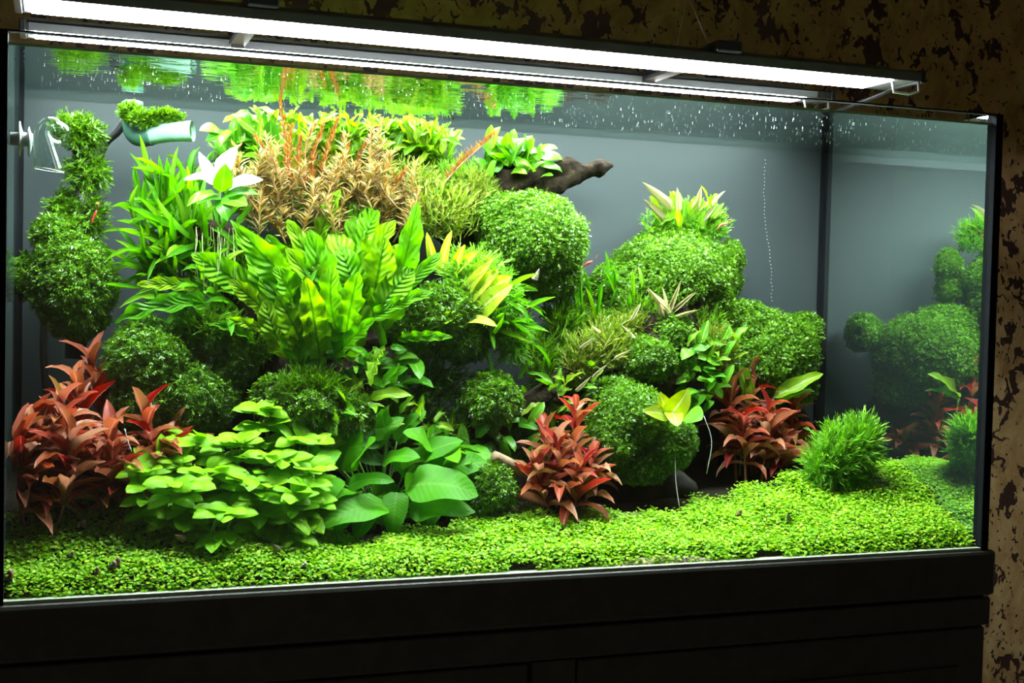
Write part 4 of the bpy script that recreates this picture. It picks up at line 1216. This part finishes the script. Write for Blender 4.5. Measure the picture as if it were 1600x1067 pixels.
# cream dead leaves
for i, (px, py, Y) in enumerate([(935, 520, .26), (985, 500, .27), (905, 545, .26), (960, 560, .24), (990, 530, .26), (925, 590, .24), (900, 610, .23)]):
    q = thing('withered_leaf', at(px, py, Y), 'withered cream leaf sticking out of the yellowish moss tuft', 'leaf', 'withered leaves in the yellowish tuft')
    put_leaf(q, 'cream', at(px, py, Y), norm([random.uniform(-1, 1), -.3, random.uniform(.2, 1)]), .036, .006, TOCAM, name='blade')
up = thing('slender_plant', at(1045, 490, .29), 'slender reddish and cream leaves fanned out above the small double mound', 'plant')
for b, t_, w in [((1040, 490, .29), (1012, 455, .27), 7), ((1042, 490, .29), (1062, 438, .28), 8), ((1045, 492, .29), (1088, 455, .27), 7), ((1038, 488, .29), (1035, 450, .27), 5), ((1040, 495, .29), (1000, 450, .27), 6), ((1050, 500, .28), (1090, 485, .26), 6), ((1030, 495, .28), (1020, 475, .25), 8)]:
    px_leaf(up, 'cream', b, t_, w, face=.8)
for b, t_, w in [((910, 500, .32), (905, 430, .30), 5), ((930, 510, .32), (912, 450, .30), 6), ((930, 505, .32), (937, 440, .31), 6)]:
    px_leaf(up, 'thin', b, t_, w, face=.8)
# pale tips of the fern on the lumpy mound
ti = thing('pale_fern', at(1060, 350, .38), 'fern with long bleached blades crowning the large lumpy mound', 'fern')
for b, t_, w in [((1045, 330, .38), (992, 293, .37), 9), ((1035, 345, .38), (996, 317, .37), 8), ((1105, 330, .38), (1133, 296, .37), 8), ((1060, 330, .38), (1058, 295, .37), 14), ((1085, 330, .38), (1095, 294, .37), 16), ((1100, 345, .38), (1120, 320, .37), 9)]:
    px_leaf(ti, 'cream', b, t_, w * .7, face=.7)

# ------------------------------------------------------------------ brown and orange stems
TWIGL = [(0, 0, 0), (.5, .45, .06), (0, 1, -.12), (-.5, .45, .06)]


def fuzzy_stem(label, group, base, top, mat, n, ln, wd, stem_mat='stem_brown', el=35, name='orange_stem_plant'):
    t = thing(name, base, label, 'plant', group)
    P = stem_line(base, top, .01)
    obj('stem', mesh_np('stem', *tube(P, np.linspace(.0018, .0009, len(P)), 5), M[stem_mat]), t)
    f = np.linspace(.12, 1, n)
    q = f * (len(P) - 1); i0 = np.minimum(q.astype(int), len(P) - 2)
    c = P[i0] + (P[i0 + 1] - P[i0]) * (q - i0)[:, None]
    az = np.arange(n) * 2.4 + rng.random(n)
    e = np.radians(el + 25 * f + rng.normal(size=n) * 12)
    d = np.stack([np.cos(az) * np.cos(e), np.sin(az) * np.cos(e), np.sin(e)], 1)
    hint = np.tile([0, -.3, 1.0], (n, 1)) + rng.normal(size=(n, 3)) * .3
    fr = frames(d, hint)
    l = ln * (1 - .45 * f) * (.7 + .6 * rng.random(n))
    fr = np.stack([fr[:, :, 0] * wd, fr[:, :, 1] * l[:, None], fr[:, :, 2] * l[:, None]], -1)
    V, F = scatter(TWIGL, [[0, 1, 2, 3]], fr, c)
    o = obj('leaflets', mesh_np('leaflets', V, F, M[mat], smooth=False), t)
    o['kind'] = 'stuff'
    return t


ORANGE = {(438, 165): 'tallest orange feathery stem, its tip almost at the water surface', (772, 212): 'orange feathery stem slanting towards the plant on the driftwood branch',
          (398, 215): 'orange feathery stem leaning over the white-leaved plant', (635, 270): 'short orange stem in the fluffy yellow-green growth'}
for bx, by, tx, ty, Y in [(450, 300, 438, 165, .31), (440, 320, 398, 215, .30), (500, 290, 528, 190, .32), (490, 300, 505, 200, .31), (480, 300, 470, 215, .31), (520, 300, 545, 230, .32),
                          (530, 300, 560, 260, .31), (460, 310, 455, 200, .30), (600, 330, 635, 270, .30), (690, 290, 772, 212, .34), (545, 300, 590, 200, .34)]:
    fuzzy_stem(ORANGE.get((tx, ty), 'orange-brown feathery stem plant in the upright bunch above the wavy fern'), 'orange stem plants', at(bx, by, Y), at(tx, ty, Y), 'orange', 90, .020, .0035, el=50)
for i in range(64):
    px = random.uniform(385, 640); py = random.uniform(280, 390)
    Y = random.uniform(.26, .33)
    fuzzy_stem('fine-leaved tan stem plant in the thicket behind the wavy fern', 'tan fine-leaved stem plants', at(px, py, Y), at(px + random.uniform(-45, 45), py - random.uniform(40, 95), Y - random.uniform(0, .03)), 'brown', 60, .030, .0036, el=25, name='tan_stem_plant')

# ------------------------------------------------------------------ fine roots and threads
def strands_obj(name, lines, r, mat, label, cat):
    V, F = merge(*[tube(catmull(l, 5), r, 4) for l in lines])
    return tag(obj(name, mesh_np(name, V, F, M[mat])), label, cat, kind='stuff')


lines = []
for i in range(20):
    px = 300 + 72 * random.random(); y0 = 350 + random.uniform(0, 25); ln = random.uniform(50, 110)
    Y = .235 + random.uniform(-.015, .02)
    lines.append([at(px, y0, Y + .02), at(px + random.uniform(-4, 4), y0 + ln * .5, Y), at(px + random.uniform(-8, 8), y0 + ln, Y)])
strands_obj('hanging_roots', lines, .0004, 'root', 'curtain of fine pale roots hanging under the driftwood branch', 'roots')
for pts, lab in [([(1055, 705, .16), (1056, 750, .155), (1062, 795, .15)], 'pale thread hanging down from the rounded moss mound'),
                 ([(1100, 650, .2), (1112, 690, .2), (1104, 740, .2)], 'pale thread beside the red plants near the corner'),
                 ([(195, 670, .10), (200, 690, .10), (206, 706, .10)], 'short white thread caught in the red plants')]:
    q = obj('thread', mesh_np('thread', *tube(catmull([at(*p) for p in pts], 5), .0007, 5), M['thread']))
    tag(q, lab, 'thread')

# ------------------------------------------------------------------ snails
def snail(px, py, Y, long, mat, label, r=.006):
    c = at(px, py, Y)
    x, y = c[0], Y
    g = float(ground([x], [y])[0]) + .014
    t = thing('snail', (x, y, g), label, 'snail', None)
    if long:
        prof = []
        for i in range(25):
            f = i / 24
            prof.append((f * r * 3.6, r * (1 - f) ** .8 * (.88 + .12 * abs(math.sin(f * 18))) + .0002))
        V, F = lathe(np.array([x, y, g + r * .7]), np.array([random.uniform(-.8, .8), -.4, random.uniform(.0, .5)]), [(0, 0)] + prof, 12)
    else:
        P = [np.array([x, y, g + r * .8]) + np.array([math.cos(a), .25 * a / 6, math.sin(a)]) * r * (.15 + .11 * a) * .8 for a in np.linspace(0.5, 7.5, 26)]
        V, F = tube(P, [r * (.08 + .055 * a) for a in np.linspace(.5, 7.5, 26)], 8)
    obj('shell', mesh_np('shell', V, F, M[mat]), t)
    obj('foot', mesh_np('foot', *tube([(x - r, y, g - r * .1), (x, y, g + r * .12), (x + r * .9, y, g - r * .05)], [r * .25, r * .45, r * .15], 8), M['soil']), t)


for px, py, Y, lg, mt, lab, r in [
        (432, 868, .045, True, 'shell_grey', 'grey pointed snail upright on the carpet below the apple-green plants', .006),
        (286, 851, .065, True, 'shell', 'brown pointed snail lying on the carpet at the edge of the apple-green plants', .0055),
        (126, 825, .10, False, 'shell_grey', 'grey round snail on the carpet under the red plants by the side glass', .007),
        (180, 892, .03, False, 'shell', 'reddish brown round snail on the carpet, beside a paler one', .0065),
        (175, 903, .025, False, 'shell_grey', 'pale round snail next to the reddish brown one', .0055),
        (148, 914, .016, False, 'shell', 'small reddish snail close to the front glass', .005),
        (10, 903, .012, False, 'shell', 'brown snail at the corner seam of the front glass', .008),
        (110, 869, .05, False, 'shell', 'small brown snail in the middle of the bright carpet', .0045),
        (474, 912, .008, False, 'bubble', 'tiny whitish snail at the front glass', .0045),
        (1154, 821, .10, False, 'shell', 'pinkish round snail on the open carpet before the red plants', .0055),
        (1232, 842, .07, True, 'shell_grey', 'pale pointed snail on the open carpet before the bushy moss tuft', .005),
        (835, 437, .235, True, 'shell_grey', 'grey pointed snail under the big round moss ball', .006)]:
    if px == 835:
        c = at(px, py, Y); q = thing('snail', c, lab, 'snail')
        prof = [(0, 0)] + [(f * r * 3.4, r * (1 - f) ** .8 * (.88 + .12 * abs(math.sin(f * 18))) + .0002) for f in np.linspace(0, 1, 22)]
        obj('shell', mesh_np('shell', *lathe(c, np.array([.3, -.3, .9]), prof, 12), M[mt]), q)
    else:
        snail(px, py, Y, lg, mt, lab, r)

# shrimps
def shrimp(px, py, Y, ang, label, L=.020):
    c = at(px, py, Y)
    d = np.array([math.cos(ang), -.2, math.sin(ang)]); up_ = np.array([0, 0, 1.0])
    P = catmull([c - d * L * .5 - up_ * L * .15, c - d * L * .15 + up_ * L * .05, c + d * L * .25, c + d * L * .55 - up_ * L * .05], 5)
    R = np.interp(np.linspace(0, 1, len(P)), [0, .15, .5, .8, 1], [.0005, .0015, .0024, .002, .0004])
    t = thing('shrimp', c - up_ * .004, label, 'shrimp')
    obj('body', mesh_np('body', *tube(P, R, 8), M['shrimp']), t)
    legs = [tube([P[6 + k], P[6 + k] - up_ * L * .2 + d * .001 * k], .0003, 4) for k in range(5)]
    legs += [tube([P[-1], P[-1] + d * L * .5 + up_ * L * s_], .0002, 4) for s_ in (.3, .1)]
    o = obj('legs', mesh_np('legs', *merge(*legs), M['shrimp']), t)


shrimp(147, 338, .33, 1.2, 'small red shrimp climbing beside the overgrown pipe')
shrimp(1128, 352, .36, .5, 'small red shrimp on the feathery tuft of the lumpy mound')
shrimp(918, 412, .35, .6, 'small orange-red shrimp between the round moss ball and the lumpy mound')

# ------------------------------------------------------------------ bubbles
def spheres(pos, rad):
    g = (1 + 5 ** .5) / 2
    T = norm(np.array([(0, 1, g), (0, -1, g), (0, 1, -g), (0, -1, -g), (1, g, 0), (-1, g, 0), (1, -g, 0), (-1, -g, 0), (g, 0, 1), (-g, 0, 1), (g, 0, -1), (-g, 0, -1)]))
    TF = []
    for a in range(12):
        for b in range(a + 1, 12):
            for c in range(b + 1, 12):
                if all(abs(np.linalg.norm(T[i] - T[j]) - 1.0515) < .01 for i, j in ((a, b), (b, c), (a, c))):
                    TF.append([a, b, c] if np.dot(np.cross(T[b] - T[a], T[c] - T[a]), T[a]) > 0 else [a, c, b])
    return scatter(T, TF, np.eye(3)[None] * np.asarray(rad)[:, None, None], pos)


n = 950
x = np.where(rng.random(n) < .6, rng.uniform(.7, 1.48, n), rng.uniform(.03, .7, n)); y = rng.uniform(.02, .36, n)
V, F = spheres(np.stack([x, y, np.full(n, WL - .0012)], 1), .00028 + .00055 * rng.random(n) ** 4)
o = obj('surface_bubbles', mesh_np('surface_bubbles', V, F, M['bubble']))
tag(o, 'tiny bright bubbles clinging under the water surface', 'bubbles', kind='stuff')
n = 40
yy = np.linspace(250, 470, n)
pos = np.array([at(1196 - 4 * math.sin(q / 40) + .03 * (q - 250) + random.uniform(-1, 1), q, .30) for q in yy])
V, F = spheres(pos, np.full(n, .0007))
o = obj('bubble_string', mesh_np('bubble_string', V, F, M['bubble']))
tag(o, 'thin string of bubbles rising before the grey back film', 'bubbles', kind='stuff')
